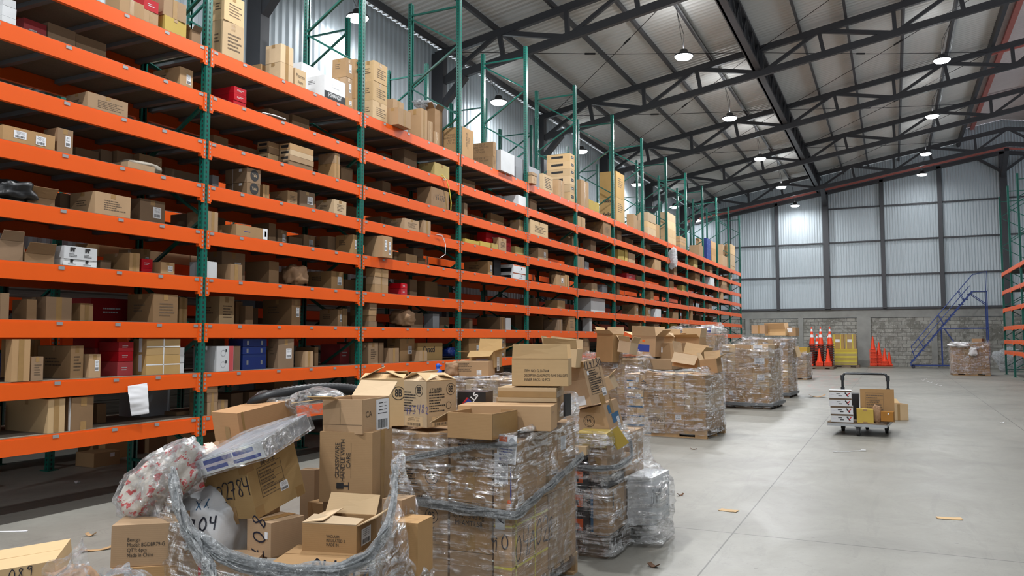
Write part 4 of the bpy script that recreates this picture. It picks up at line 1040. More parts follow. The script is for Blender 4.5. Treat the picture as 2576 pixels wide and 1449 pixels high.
def wrap(loc, rz, w_, d_, levels, label, mat='film', seed=0, amp=.012, rim=.05, n=150, m=44):
    """levels: list of (z, grow) from the bottom up; the rim dips and rises"""
    rows_ = []; rg = random.Random(seed)
    c, s = math.cos(rz), math.sin(rz)
    for li, (z, g) in enumerate(levels):
        hx, hy = w_/2+g, d_/2+g; cr = .035; ring = []
        for (cx, cy), a0 in (((hx-cr, -hy+cr), -90), ((hx-cr, hy-cr), 0), ((-hx+cr, hy-cr), 90), ((-hx+cr, -hy+cr), 180)):
            for k in range(4):
                a = R(a0+30*k); x = cx+cr*math.cos(a); y = cy+cr*math.sin(a); zz = z
                if li == len(levels)-1: zz += rim*math.sin(3*math.atan2(y, x)+seed)
                ring.append((loc[0]+x*c-y*s, loc[1]+x*s+y*c, zz))
        # extra points on the long sides so that the rim can sag
        full = []
        for k in range(len(ring)):
            a = Vector(ring[k]); b = Vector(ring[(k+1) % len(ring)]); full.append(a)
            if (b-a).length > .3:
                for q in (.25, .5, .75):
                    p = a.lerp(b, q); p.z -= (rim*1.2*math.sin(math.pi*q) if li == len(levels)-1 else 0); full.append(p)
        rows_.append(full)
    return film_sheet('stretch_film', rows_, label, mat, n, m, amp, seed, True, grp='stretch film round the loads')
def setm(b, px, py, depth, a, lean=0, tip=0):
    """stand a box so that the foot of its corner between front and side shows at px, py"""
    th = YAW + math.atan((W/2-px)/FPX) - R(a)
    c = at(px, py, depth); loc = Vector((b.w/2, -b.d/2, 0))
    fw = (c-EYE).normalized(); rt = fw.cross(Vector((0, 0, 1))).normalized()
    Mx = Matrix.Translation(c) @ Matrix.Rotation(-R(lean), 4, fw) @ Matrix.Rotation(R(tip), 4, rt) @ Matrix.Rotation(th, 4, 'Z') @ Matrix.Translation(-loc)
    b.o.matrix_world = Mx; b.o.location = Mx.to_translation(); b.o.rotation_euler = Mx.to_euler(); return b
def pbox(px, py, depth, fw, rw, hp, a, mat='kraft', label=None, lean=0, tip=0, open_=None, name='cardboard_box', bev=True, d=None, grp='boxes on the pallets'):
    w_ = fw/FPX*depth/max(.2, math.cos(R(a))); dd = d if d else rw/FPX*depth/max(.15, math.sin(R(a))); h = hp/FPX*depth
    b = Bx(name, (w_, dd, h), M[mat], label=label, cat='box', open_=open_, bev=bev, group=grp)
    return setm(b, px, py, depth, a, lean, tip)
def load(cx, cy, rot, w_, d_, nx, ny, hs, where, seed, levels=None, film='film', pal=True, palmat='wood', mats=('kraft', 'kraft', 'kraft_pale'), amp=.012, rim=.05, skip=()):
    rg = random.Random(seed); rz = R(rot); c, s = math.cos(rz), math.sin(rz); z = .135
    if pal: pallet((cx, cy, 0), rz, w_, d_, 'wooden pallet under the '+where, palmat)
    lay = ['bottom', 'second', 'third', 'fourth', 'fifth', 'sixth']; boxes = {}
    for k, h in enumerate(hs):
        xs = [0]; 
        for i in range(nx): xs.append(xs[-1]+rg.uniform(.85, 1.15))
        xs = [x/xs[-1]*(w_-.03)-(w_-.03)/2 for x in xs]
        for i in range(nx):
            for j in range(ny):
                if (i, j, k) in skip: continue
                y0, y1 = -(d_-.03)/2+(d_-.03)*j/ny, -(d_-.03)/2+(d_-.03)*(j+1)/ny
                hh = h-(rg.uniform(0, .03) if k == len(hs)-1 else 0)
                lx, ly = (xs[i]+xs[i+1])/2, (y0+y1)/2
                corner = 'stack %d of %d across, %s' % (i+1, nx, ('aisle end', 'far end', 'back')[min(j, 2)] if ny > 1 else 'whole depth')
                b = Bx('cardboard_box', (xs[i+1]-xs[i]-.006, y1-y0-.006, hh-.002), M[rg.choice(mats)], (cx+lx*c-ly*s, cy+lx*s+ly*c, z+.001), (0, 0, rz+R(rg.uniform(-.8, .8))),
                       'tan box, %s layer, %s, %s' % (lay[k], ('near' if j == 0 else ('far' if j == ny-1 else 'middle'))+' row, '+ORD[i]+' across', where), 'box', 'boxes on the pallets', rng=rg)
                if j == 0:
                    q = rg.random()
                    if q < .4: b.lines('f', .5, .55, b.w*.6, b.h*.4, 4, 'brown_ink', seed+i+k)
                    elif q < .6: b.label('f', .7, .6, .1, .08)
                    else: b.tape('f', .5, .5, .05, b.h)
                if i == nx-1 and rg.random() < .6: b.tape('r', .5, .5, .05, b.h)
                boxes[(i, j, k)] = b
        z += h
    if levels is None: levels = [(.05, .02), (.2, .012), (z*.5, .015), (z-.05, .02), (z+.06, .0)]
    wrap((cx, cy, 0), rz, w_, d_, levels, 'wrinkled clear stretch film round the '+where, film, seed, amp, rim)
    return boxes, z

# ---- P3 : tidy load on the clean pallet
n3 = 'load on the clean pallet'
b3, z3 = load(-3.28, 13.12, -6, 1.36, .98, 4, 2, (.30, .30, .27), n3, 3, rim=.07, amp=.014)
for k in range(4):
    b = b3[(0, 0, min(k, 2))]
b = b3[(1, 0, 0)]; b.hand('f', '43954', .5, .3, .075, th=.007)
for k in range(3):
    b = b3[(0, 0, k)]; b.patch('f', .5, .06, b.w*.98, .03, 'teal_ink', 'blue_rim'); b.patch('f', .5, .55, b.w*.98, .02, 'teal_ink', 'blue_rim'); b.label('f', .25, .3, .07, .06, bars=False)
b = pbox(1636, 984, 12.9, 34, 10, 48, 16, 'kraft', 'brown box leaning at the left end of the clean pallet load', lean=-12); b.lines('f', .5, .3, b.w*.6, b.h*.3, 3, 'ink')
# ---- film-topped load left behind P3
n4 = 'dark topped load by the rack'
load(-4.95, 15.3, -4, 1.2, 1.0, 3, 2, (.36, .36, .32), n4, 4, levels=[(.05, .03), (.45, .02), (.75, .03), (1.1, .05), (1.3, -.08)], rim=.05, amp=.03, palmat='wood_old')
n5 = 'load of open cartons'
load(-4.0, 16.5, -4, 1.45, 1.0, 4, 2, (.36, .36, .36), n5, 5, rim=.08, amp=.02)
n6 = 'load topped by the blue carton'
b6, _ = load(-4.3, 19.4, -3, 1.15, 1.0, 2, 2, (.42, .42, .42, .26), n6, 6, rim=.05, levels=[(.05, .02), (.6, .015), (1.2, .02), (1.7, .03), (1.9, -.10)], amp=.016)
b6[(1, 0, 2)].hand('f', '07A', .4, .5, .12, th=.010)
n7 = 'tall grey sheeted load'
b7, _ = load(-2.98, 18.95, -5, 1.12, 1.25, 3, 2, (.33, .33, .33, .30), n7, 7, rim=.09, amp=.02, levels=[(.04, .04), (.4, .02), (.9, .025), (1.25, .03), (1.45, .0)], palmat='wood_old')
b7[(2, 0, 1)].label('f', .5, .7, .16, .12); b7[(2, 0, 2)].label('f', .45, .8, .22, .14); b7[(2, 0, 3)].label('f', .4, .8, .2, .1)
n8 = 'narrow load past the trolley'
load(-3.05, 22.6, -4, 1.2, 1.2, 3, 2, (.38, .38, .36, .28), n8, 8, rim=.08, amp=.02, palmat='wood_old')
n9 = 'far load by the cones'
load(-3.45, 32.4, -3, 1.05, 1.2, 3, 2, (.3, .3, .26), n9, 9, rim=.1, amp=.03)
n10 = 'load by the blue stairs'
b10, _ = load(2.85, 38.6, 2, 1.36, 1.1, 4, 2, (.40, .40, .40), n10, 10, rim=.06, amp=.02)
n11 = 'load beside the blue bottle'
load(-3.75, 7.6, 0, 1.15, 1.0, 3, 2, (.38, .38, .26), n11, 11, rim=.04, amp=.018)
def top(cx, cy, z, w_, d_, h, rz, label, mat='kraft', open_=None, tilt=(0, 0)):
    return Bx('cardboard_box', (w_, d_, h), M[mat], (cx, cy, z), (R(tilt[0]), R(tilt[1]), R(rz)), label, 'box', 'boxes on the pallets', open_, bev=True)
# on the load behind P1
b = pbox(1228, 947, 8.25, 82, 18, 38, 12, 'kraft', 'low tan printed box on the load beside the rack, behind the black box'); b.lines('f', .3, .6, b.w*.45, b.h*.6, 6, seed=4); b.label('f', .72, .25, .05, .05)
b = pbox(1243, 925, 8.5, 62, 20, 42, 16, 'kraft_gold', 'open golden box with white label standing on the low printed box', open_=(115, 70, 20, 95)); b.label('f', .5, .35, .13, .07, bars=False, mat='lavender'); b.label('r', .5, .2, .1, .15)
# on n4 / n5
b = pbox(1540, 912, 15.2, 42, 26, 72, 40, 'kraft', 'big battered open box leaning on top beside the rack', lean=-3, open_=(60, None, 0, 30))
b = pbox(1582, 890, 15.0, 30, 20, 30, 35, 'kraft_pale', 'small open box with raised flaps beside the battered one', lean=-10, open_=(40, 20, None, 50))
b = pbox(1648, 898, 15.9, 60, 22, 52, 20, 'kraft', 'open box with blue and orange print on the carton heap', open_=(20, 45, 5, 70), lean=-3); b.patch('f', .45, .4, b.w*.6, b.h*.35, 'blue_ink'); b.patch('f', .5, .75, .06, .04, 'orange_ink')
b = pbox(1716, 905, 16.0, 72, 14, 42, 14, 'kraft', 'large labelled box in the middle of the carton heap'); b.label('f', .2, .6, .15, .11, bars=False); b.label('r', .5, .4, .06, .12)
b = pbox(1696, 880, 17.2, 46, 16, 32, 20, 'kraft_pale', 'open box at the back of the carton heap', open_=(80, 60, 10, 70))
b = pbox(1760, 875, 17.0, 60, 16, 26, 15, 'kraft', 'flat open box at the back of the heap, by the blue carton', open_=(70, 10, 0, 60))
b = pbox(1690, 930, 15.4, 100, 30, 26, 16, 'kraft', 'long low box under the printed open one')
b = pbox(1752, 931, 13.55, 62, 22, 36, 20, 'kraft', 'open box with written side at the front of the heap', lean=-9, open_=(150, 30, 10, 20)); b.lines('f', .5, .7, b.w*.6, b.h*.3, 3, 'ink', 5)
b = pbox(1806, 938, 13.0, 42, 12, 36, 16, 'kraft', 'open box hanging over the right edge of the clean load', lean=6, open_=(None, 60, 5, 20)); b.lines('f', .4, .4, b.w*.5, b.h*.3, 3, seed=8)
def pack(px, py, depth, w_, d_, h, a, label, cat, mat, lean=0, name='pack'):
    b = Bx(name, (w_, d_, h), M[mat], label=label, cat=cat, bev=True); b.o.modifiers['edge'].width = min(w_, d_, h)*.3; b.o.modifiers['edge'].segments = 4
    return setm(b, px, py, depth, a, lean)
b = pack(1628, 890, 16.5, .62, .3, .30, 10, 'white plastic pack with coloured labels lying on the heap', 'pack', 'white_card', 2, 'plastic_pack')
for k in range(3): b.patch('f', .3, .7-.22*k, .16, .04, 'red_ink', off=.002); b.patch('f', .48, .7-.22*k, .10, .04, 'teal_ink', off=.002)
b = pbox(1790, 838, 19.0, 26, 8, 20, 15, 'white_card', 'blue and white printed carton on top of the tall load', name='printed_carton'); b.patch('f', .5, .45, b.w*.9, b.h*.8, 'blue_ink'); b.patch('f', .45, .5, b.w*.4, b.h*.3, 'white_card', off=.002)
b = pack(1745, 862, 18.9, .5, .4, .17, 20, 'black wrapped bundle on the tall load beside the blue carton', 'bundle', 'black', 0, 'wrapped_bundle')
b = pbox(1834, 922, 18.0, 24, 10, 30, 20, 'kraft', 'tan box slipping out at the left of the grey sheeted load', lean=-24); b.lines('f', .5, .6, b.w*.6, b.h*.4, 4)
b = pbox(1866, 925, 18.15, 46, 8, 45, 12, 'kraft', 'dark topped box bulging from the grey sheeted load')
b = pbox(1924, 839, 21.8, 32, 8, 21, 14, 'kraft', 'tan box on the narrow load, left of three'); b.tape('f', .55, .5, .04, b.h)
b = pbox(1976, 844, 22.0, 50, 8, 16, 12, 'kraft_pale', 'long pale box on the narrow load, middle of three', open_=(30, None, 5, 70))
b = pbox(2002, 846, 22.1, 24, 8, 22, 14, 'kraft', 'box with white paper on the narrow load, last of three'); b.label('f', .4, .7, .14, .12, bars=False)
b = pbox(2006, 898, 21.4, 12, 10, 26, 40, 'kraft_pale', 'bent carton flap piece sticking out of the narrow load', lean=14)
b = pbox(2030, 888, 30.9, 26, 8, 14, 15, 'kraft_yellow', 'yellow taped box on far load behind the cones')
# white plastic and a box on n10
b = pbox(2470, 862, 33.6, 22, 6, 10, 14, 'kraft', 'small tan box on top of the load by the blue stairs')
# sheets of grey film under loads n7, n8
for (cx, cy, w_, d_, rz, l) in ((-2.98, 18.95, 1.24, 1.36, -5, 'grey plastic sheet hanging over the pallet of the tall grey load'), (-3.05, 22.6, 1.28, 1.28, -4, 'grey plastic sheet over the pallet of the narrow load')):
    mb = MB(); mb.box(-w_/2, w_/2, -d_/2, d_/2, .120, .134); mb.box(-w_/2, w_/2, -d_/2-.004, -d_/2, .07, .134); mb.box(w_/2, w_/2+.004, -d_/2, d_/2, .07, .134)
    tag(mb.obj('plastic_sheet', M['bar_steel'], loc=(cx, cy, .003), rot=(0, 0, R(rz))), l, 'sheet')

# ================================================================ P1 : the big load with 04A02B written on it
X1, Y1 = -1.96, 4.1; XW, YD = 1.17, 1.0
pallet((X1-XW/2, Y1+YD/2+.02, 0), 0, XW, YD, 'wooden pallet under the big foreground load marked 04A02B')
LB = '04A02B load'
def bx1(x0, x1, y0, y1, z0, z1, label, mat='kraft', name='cardboard_box'):
    return Bx(name, (x1-x0-.006, y1-y0-.006, z1-z0-.002), M[mat], ((x0+x1)/2, (y0+y1)/2, z0+.001), (0, 0, 0), label, 'box', 'boxes on the pallets', bev=True)
xa, xb, xc = X1-XW, plane_y(1127, 1250, Y1).x, plane_y(1238, 1250, Y1).x
zz = [.135, .36, .60, .82, 1.0]
xm = (xa+xb)/2-.02
for k in range(4):
    for (p, q, l) in ((xa, xm, 'hidden column at the rack side'), (xm, xb, '9B column')):
        b = bx1(p, q, Y1, Y1+.5, zz[k], zz[k+1], 'tan printed box, %s layer, %s of the %s' % (ORD[k], l, LB))
        if p == xm and k in (1, 2): b.disc('f', .72, .68, .045, ring=.004); b.text('f', '9B', .72, .68, .06, squeeze=.7, bold=.001); b.lines('f', .28, .62, b.w*.35, b.h*.5, 8, 'ink', k); b.label('f', .5, .2, b.w*.6, .06, mat='kraft'); b.text('f', 'XX', .72, .38, .03)
zc = [.135, .34, .62, .80, 1.0]
for k in range(4):
    b = bx1(xb+.01, xc, Y1, Y1+.5, zc[k], zc[k+1], 'tan box, %s layer, middle column of the %s' % (ORD[k], LB))
    if k == 1: b.text('f', 'N.W.  4.88 kg\nG.W.  5.43 kg\nMFAMT1.58', .45, .72, .042, mat='ink', squeeze=.85); b.tape('f', .5, .2, .06, .1)
    if k == 2: b.tape('f', .5, .7, .06, .1)
    if k == 3: b.text('f', 'VOL: 6000 CBM', .5, .35, .035, mat='brown_ink', squeeze=.8); b.lines('f', .5, .7, b.w*.6, b.h*.2, 2, 'ink')
b = bx1(xc+.006, X1, Y1, Y1+.52, .135, .60, 'corner box with yellow strapping and 04A02B on the big foreground load'); bc_ = b
b.hand('r', '04A02B', .62, .55, .155, 3, th=.008, sp=.62); b.hand('f', '90', .35, .6, .09, 10, th=.007)
for v in (.30, .80): b.tape('f', .5, v, b.w, .014, 'yellow_strap', 'strap'); b.tape('r', .5, v, b.d, .014, 'yellow_strap', 'strap')
for u in (.10, .62): b.tape('r', u, .5, .012, b.h, 'yellow_strap', 'strap')
b.patch('f', .35, .88, .06, .11, 'white_card', 'white_sticker'); b.patch('f', .55, .1, .015, .03, 'orange_ink', 'orange_sticker'); b.hand('f', 'A', .35, .88, .05, 90, th=.006)
b = bx1(xc+.006, X1, Y1, Y1+.34, .60, .97, 'corner box with white barcode labels on the big foreground load')
b.label('f', .42, .62, .085, .17); b.text('f', 'PC-403', .42, .66, .024, bold=.0004); b.patch('f', .42, .28, .02, .1, 'kraft_pale'); b.disc('f', .86, .12, .012, 'orange_ink'); b.patch('f', .95, .35, .008, .22, 'blue_ink')
b = bx1(xc+.006, X1, Y1+.346, Y1+.68, .60, .99, 'second box along the aisle side, upper, of the '+LB); b.tape('r', .5, .5, .05, b.h)
b = bx1(xc+.006, X1, Y1+.684, Y1+1.0, .60, 1.01, 'third box along the aisle side, upper, of the '+LB); b.label('r', .3, .7, .09, .09, bars=False)
for k, (p, q) in enumerate(((.524, .76), (.76, 1.0))):
    b = bx1(xc+.006, X1, Y1+p, Y1+q, .135, .60, 'tall lower box, %s from the corner box, aisle side of the %s' % (ORD[k], LB)); b.tape('r', .5, .5, .05, b.h); b.tape('r', .15, .5, .02, b.h)
for k in range(4): bx1(xa, xc, Y1+.506, Y1+1.0, zz[k], zz[k+1], 'wide tan box hidden at the back, %s layer of the %s' % (ORD[k], LB))
b = Bx('warning_sheet', (.12, .003, .16), M['paper'], (xc+.09, Y1-.006, .86), (0, R(4), 0), 'white printed warning sheet under the film of the big load', 'sheet')
b.patch('f', .3, .85, .05, .03, 'orange_ink'); b.disc('f', .75, .82, .016, 'grey_card'); b.lines('f', .5, .45, .09, .06, 4, 'blue_ink'); b.patch('f', .4, .12, .06, .02, 'blue_ink')
# film of P1: an upper band with a bunched lower hem, and a lower layer
g = .015
def ring1(z, g, dz=(0, 0, 0, 0)):
    x0, x1, y0, y1 = X1-XW-g, X1+g, Y1-g, Y1+YD+g
    P = []
    for (ax, ay, bx_, by_, za, zb) in ((x0, y0, x1, y0, dz[0], dz[1]), (x1, y0, x1, y1, dz[1], dz[2]), (x1, y1, x0, y1, dz[2], dz[3]), (x0, y1, x0, y0, dz[3], dz[0])):
        for k in range(8):
            q = k/8; P.append((ax+(bx_-ax)*q, ay+(by_-ay)*q, z+za+(zb-za)*q-.03*math.sin(math.pi*q)*(1 if z > .9 else 0)))
    return P
film_sheet('stretch_film', [ring1(.07, .012), ring1(.3, .008), ring1(.60, .01, (.04, 0, .12, .1))], 'lower layer of clear film on the '+LB, 'film_thin', 260, 40, .006, 21, True, grp='stretch film round the loads', sz=14)
film_sheet('stretch_film', [ring1(.58, .03, (.05, -.01, .18, .1)), ring1(.60, .02, (.05, -.01, .18, .1)), ring1(.8, .018), ring1(1.02, .02, (0, -.02, .12, .1)), ring1(1.05, .0, (0, -.02, .16, .12))], 'upper band of clear film sagging on the '+LB, 'film', 300, 60, .009, 22, True, grp='stretch film round the loads', sz=14)
hem = [Vector(p) for p in ring1(.585, .034, (.05, -.01, .18, .1))]
def rope(pts, r, label, seed=0, mat='film_bunch', name='film_hem', sub=6, strands=3, spread=2.4):
    rg = random.Random(seed); P = []
    for i in range(len(pts)-1):
        for q in range(sub): P.append(Vector(pts[i]).lerp(Vector(pts[i+1]), q/sub))
    P.append(Vector(pts[-1]))
    for _ in range(3): P = [P[0]]+[(P[k-1]+P[k]*2+P[k+1])/4 for k in range(1, len(P)-1)]+[P[-1]]
    mb = MB()
    for j in range(strands):
        o1, o2 = rg.uniform(0, 50), rg.uniform(0, 50)
        Q = [p+Vector((noise.noise(Vector((k*.09, o1, 1))), noise.noise(Vector((k*.09, o2, 2))), 1.6*noise.noise(Vector((k*.07, o1, o2)))))*r*spread for k, p in enumerate(P)]
        rr = [max(.0012, r*.42*(.5+1.6*abs(noise.noise(Vector((k*.3, o1, o2)))))) for k in range(len(P))]
        mb.tube(Q, rr, 7)
    # a pleated ribbon holding the strands together
    for j in range(4):
        b0 = len(mb.v); m_ = 9
        for k, p in enumerate(P):
            for i in range(m_):
                u = (i/(m_-1)-.5); o = noise.noise(Vector((k*.12, u*5, seed+j*9)))
                w2 = 4.4+3.4*noise.noise(Vector((k*.1, 3+j*5, seed))); mb.v.append(tuple(p+Vector((o*r*1.6, o*r*1.6+(j-1.5)*r*.5, u*r*w2+r*1.2*noise.noise(Vector((k*.06, j*7, seed)))))))
        for k in range(len(P)-1):
            for i in range(m_-1): q = b0+k*m_+i; mb.f.append((q, q+1, q+m_+1, q+m_)); mb.m.append(0)
    o = mb.obj(name, M[mat], smooth=True); return tag(o, label, 'stretch film', 'stretch film round the loads')
rope(hem[:17], .011, 'bunched hem of film across the big foreground load', 3)
rope([plane_y(1000, 1158, Y1-.03), plane_y(1100, 1140, Y1-.04), plane_y(1200, 1120, Y1-.035), plane_y(1300, 1118, Y1-.03)], .006, 'thin rolled film strand slanting over the big foreground load', 5)

# goods on top of P1
b = pbox(1018, 1072, 4.95, 112, 20, 118, 10, 'kraft_pale', 'tall pale box marked 8B 173698B on the big load', open_=(-78, -70, -74, -60), lean=1)
b.text('f', '173698B', .35, .84, .055, mat='ink', squeeze=.8); b.disc('f', .87, .70, .042, ring=.004); b.text('f', '8B', .87, .70, .065, squeeze=.65, bold=.001); b.lines('f', .35, .62, b.w*.55, b.h*.3, 6)
b = pbox(1074, 1077, 4.80, 66, 78, 116, 50, 'kraft_pale', 'pale box marked 8B with many barcodes, angled on the big load', open_=(-70, -66, -75, -60), lean=1)
for fc, u in (('f', .72), ('r', .8)): b.disc(fc, u, .80, .036, ring=.003); b.text(fc, '8B', u, .80, .055, squeeze=.65, bold=.001); b.label(fc, .5, .12, .17, .06, mat='kraft_pale'); b.lines(fc, .35, .55, .13, .13, 8, 'ink')
b.text('r', '173698B', .3, .80, .035, squeeze=.8); b.hand('f', '473482', .62, .38, .05, 3, 'blue_ink', th=.003); b.disc('r', .72, .45, .022, ring=.003)
b = pbox(1222, 1030, 5.05, 72, 19, 44, 16, 'black_card', 'black carton with red and blue lettering lying on the big load', name='black_carton'); b.patch('f', .25, .28, .09, .03, 'red_ink', rot=50); b.patch('f', .36, .35, .05, .03, 'blue_ink', rot=50, off=.002); b.text('f', 'ILLS', .55, .58, .05, 52, 'white_card', bold=.001)
b = pbox(1402, 1062, 5.0, 156, 22, 60, 9, 'kraft', 'brown box second from the bottom of the stack on the big load', d=.3); b.text('r', 'H S', .5, .5, .04, mat='brown_ink')
b = pbox(1386, 1085, 4.72, 240, 30, 62, 9, 'kraft', 'long low brown box lying across the big load', d=.24); b.text('r', '= =', .3, .7, .03, mat='brown_ink')
b = pbox(1400, 1012, 5.0, 150, 18, 36, 9, 'kraft_pale', 'pale box with a taped waist in the stack on the big load', d=.3); b.tape('f', .5, .52, b.w, .038); b.tape('r', .5, .52, b.d, .038); b.text('t', 'LOGO', .5, .5, .03, mat='red_ink') if False else None
b = pbox(1430, 972, 5.02, 144, 8, 70, 6, 'kraft_pale', 'upright pale box lettered ITEM NO, top of the stack', d=.2, open_=(4, None, 8, None))
b.text('f', 'ITEM NO. GLD-7644', .22, .55, .024, mat='ink', align='LEFT', squeeze=.75); b.text('f', 'DESCRIPTION: GLASS PHOTO FRAME SHELL/GIFTS', .22, .38, .024, mat='ink', align='LEFT', squeeze=.52); b.text('f', 'INNER PACK: 12 PCS', .22, .23, .024, mat='ink', align='LEFT', squeeze=.75)
b = pbox(1238, 1108, 4.45, 116, 68, 66, 28, 'kraft', 'open topped brown box with taped corner, front of the big load', open_=(None, None, None, 120)); b.tape('r', .5, .5, b.d*.98, b.h*.9, name='tape_patch')
b = Bx('black_board', (.012, .10, .14), M['black'], tuple(at(1427, 1046, 5.05)), (0, 0, R(0)), 'narrow black board standing at the edge of the big load', 'board', bev=True)
b = pbox(1448, 925, 5.9, 88, 14, 48, 15, 'kraft_pale', 'pale open box with big raised flaps behind the ITEM NO box', open_=(30, None, 5, 20), lean=-6)
# blue pump bottle top and brown lump by the rack load
mb = MB().lathe([(0, 0), (.035, 0), (.045, .03), (.04, .06), (.018, .075), (.016, .085), (.024, .095), (.026, .115), (.012, .13), (0, .132)], 20)
mb.box(-.008, .045, -.008, .008, .10, .115)
o = mb.obj('spray_bottle', M['blue_bright'], loc=tuple(at(1102, 946, 8.3)), smooth=True); tag(o, 'small blue pump bottle standing on the load beside the rack', 'bottle')
def blob(name, c, size, mat, label, cat, seed=0, amp=.25, rot=0, sub=5, par=None):
    bm = MB(); n, m = 40, 24; c = Vector(c)
    for j in range(m+1):
        ph = math.pi*j/m
        for k in range(n):
            a = 2*math.pi*k/n; d = Vector((math.sin(ph)*math.cos(a), math.sin(ph)*math.sin(a), -math.cos(ph)))
            e = d.copy(); q = .75; e = Vector([math.copysign(abs(x)**q, x) for x in e])
            r = 1+amp*noise.noise(d*1.6+Vector((seed, 0, 0)))+amp*.5*noise.noise(d*4+Vector((0, seed, 0)))+amp*.22*noise.noise(d*11+Vector((0, seed, 3)))
            p = Vector((e.x*size[0], e.y*size[1], e.z*size[2]))*r; bm.v.append((p.x, p.y, p.z))
    for j in range(m):
        for k in range(n): bm.f.append((j*n+k, j*n+(k+1) % n, (j+1)*n+(k+1) % n, (j+1)*n+k)); bm.m.append(0)
    o = bm.obj(name, M[mat], par, c, (0, 0, R(rot)), True)
    if label: tag(o, label, cat)
    return o
blob('paper_bag', at(1138, 930, 8.35), (.085, .07, .08), 'kraft_bag', 'crumpled brown paper lump beside the blue bottle', 'bag', 3)
blob('plastic_bag', (2.5, 38.2, 1.27), (.35, .3, .1), 'white_card', 'white plastic bag heaped on the load by the blue stairs', 'bag', 5, .5)
blob('plastic_bag', (2.95, 37.98, .98), (.16, .08, .17), 'white_card', 'white bag bulging from the side of the load by stairs', 'bag', 6, .4)

# ================================================================ P2 : load behind P1 with the black battery cartons
X2, Y2, W2, D2 = -1.88, 5.5, 1.15, 1.08
pallet((X2-W2/2, Y2+D2/2, 0), 0, W2, D2, 'weathered pallet under the load with black battery cartons', 'wood_old')
L2 = 'battery carton load'
def bx2(x0, x1, y0, y1, z0, z1, label, mat='kraft', name='cardboard_box'):
    return Bx(name, (x1-x0-.006, y1-y0-.006, z1-z0-.002), M[mat], (X2+(x0+x1)/2, Y2+(y0+y1)/2, z0+.001), (0, 0, 0), label, 'box', 'boxes on the pallets', bev=True)
for k in range(3):
    b = bx2(-.42, -.145, .02, .42, .15+.17*k, .32+.17*k, 'black battery carton, %s of three, on the load beside the white box' % ('lowest', 'middle', 'topmost')[k], 'black_card', 'battery_carton')
    b.patch('f', .6, .38, b.w*.5, b.h*.5, 'orange_ink'); b.text('f', 'DURACELL', .6, .82, .034, mat='white_card', squeeze=.75); b.patch('f', .6, .3, b.w*.25, b.h*.25, 'black_card', off=.0022); b.patch('r', .5, .4, b.d*.4, b.h*.4, 'orange_ink')
bx2(-1.1, -.44, .05, .5, .15, .68, 'brown box at the rack side of the %s' % L2)
b = bx2(-.135, 0.0, .03, .42, .15, .48, 'brown corner box with blue edge and written side, %s' % L2); b.patch('f', .06, .5, .02, b.h*.9, 'teal_ink'); b.hand('r', '1127', .5, .35, .06, 0, 'brown_ink', th=.004); b.patch('r', .3, .75, .03, .14, 'ink')
b = bx2(-.135, 0.0, .03, .42, .49, .56, 'dark lidded flat box on the blue edged corner box', 'black_card')
b = bx2(-.16, -.01, .05, .45, .57, .86, 'brown corner box above the dark flat one, %s' % L2); b.patch('r', .4, .7, .03, .05, 'ink'); b.tape('f', .5, .5, .05, b.h)
b = bx2(-.42, -.17, .04, .45, .68, .84, 'grey box above the battery cartons under the film', 'grey_card')
b = bx2(-1.1, -.44, .06, .5, .69, .88, 'brown upper box at the rack side of the %s' % L2)
b = bx2(-.35, -.0, .45, .72, .15, .66, 'tall brown box behind the corner, aisle side of the %s' % L2)
b = bx2(-.35, -.03, .73, 1.05, .36, .82, 'tall brown box at far end, aisle side of the %s' % L2); b.tape('r', .5, .5, .05, b.h)
bx2(-.35, -.03, .73, 1.05, .15, .355, 'brown box at far end, lowest, of the %s' % L2)
bx2(-1.1, -.37, .52, 1.05, .15, .5, 'wide brown box inside the %s, lower' % L2); bx2(-1.1, -.37, .52, 1.05, .5, .86, 'wide brown box inside the %s, upper' % L2)
b = Bx('white_carton', (.2, .42, .36), M['white_card'], (X2+.12, Y2+.66, .155), (0, 0, R(-3)), 'white box marked 04A02C sticking out over the pallet edge', 'box', bev=True); b.hand('r', '04A02C', .42, .62, .12, 0, th=.006, sp=.6); b.label('r', .85, .42, .09, .09, bars=False); b.patch('r', .85, .3, .03, .03, 'grey_card')
def ring2(z, g, top_=0):
    pts = [(-W2, -0.0), (-.02, 0), (.02, .02), (.03, .4), (.24 if z < .55 else .03, .46), (.25 if z < .55 else .03, .86), (.03, .95), (.0, D2), (-W2, D2)]
    return [(X2+x+(g if x > -.5 else -g), Y2+y+(g if y > .5 else -g), z+top_*(.10*math.sin((x+y)*3))) for x, y in pts]
film_sheet('stretch_film', [ring2(.02, .02), ring2(.15, .012), ring2(.45, .012), ring2(.62, .012), ring2(.82, .012), ring2(.90, -.0, .6)], 'loose clear film round the battery carton load', 'film', 220, 60, .012, 31, True, grp='stretch film round the loads')
rope([plane_y(1452, 1175, Y2-.03), plane_y(1500, 1180, Y2-.05), plane_y(1555, 1175, Y2-.05), plane_x(1590, 1150, X2+.04), plane_x(1586, 1110, X2+.04), plane_x(1568, 1090, X2+.0)], .008, 'looped film strand on the battery carton load', 8)
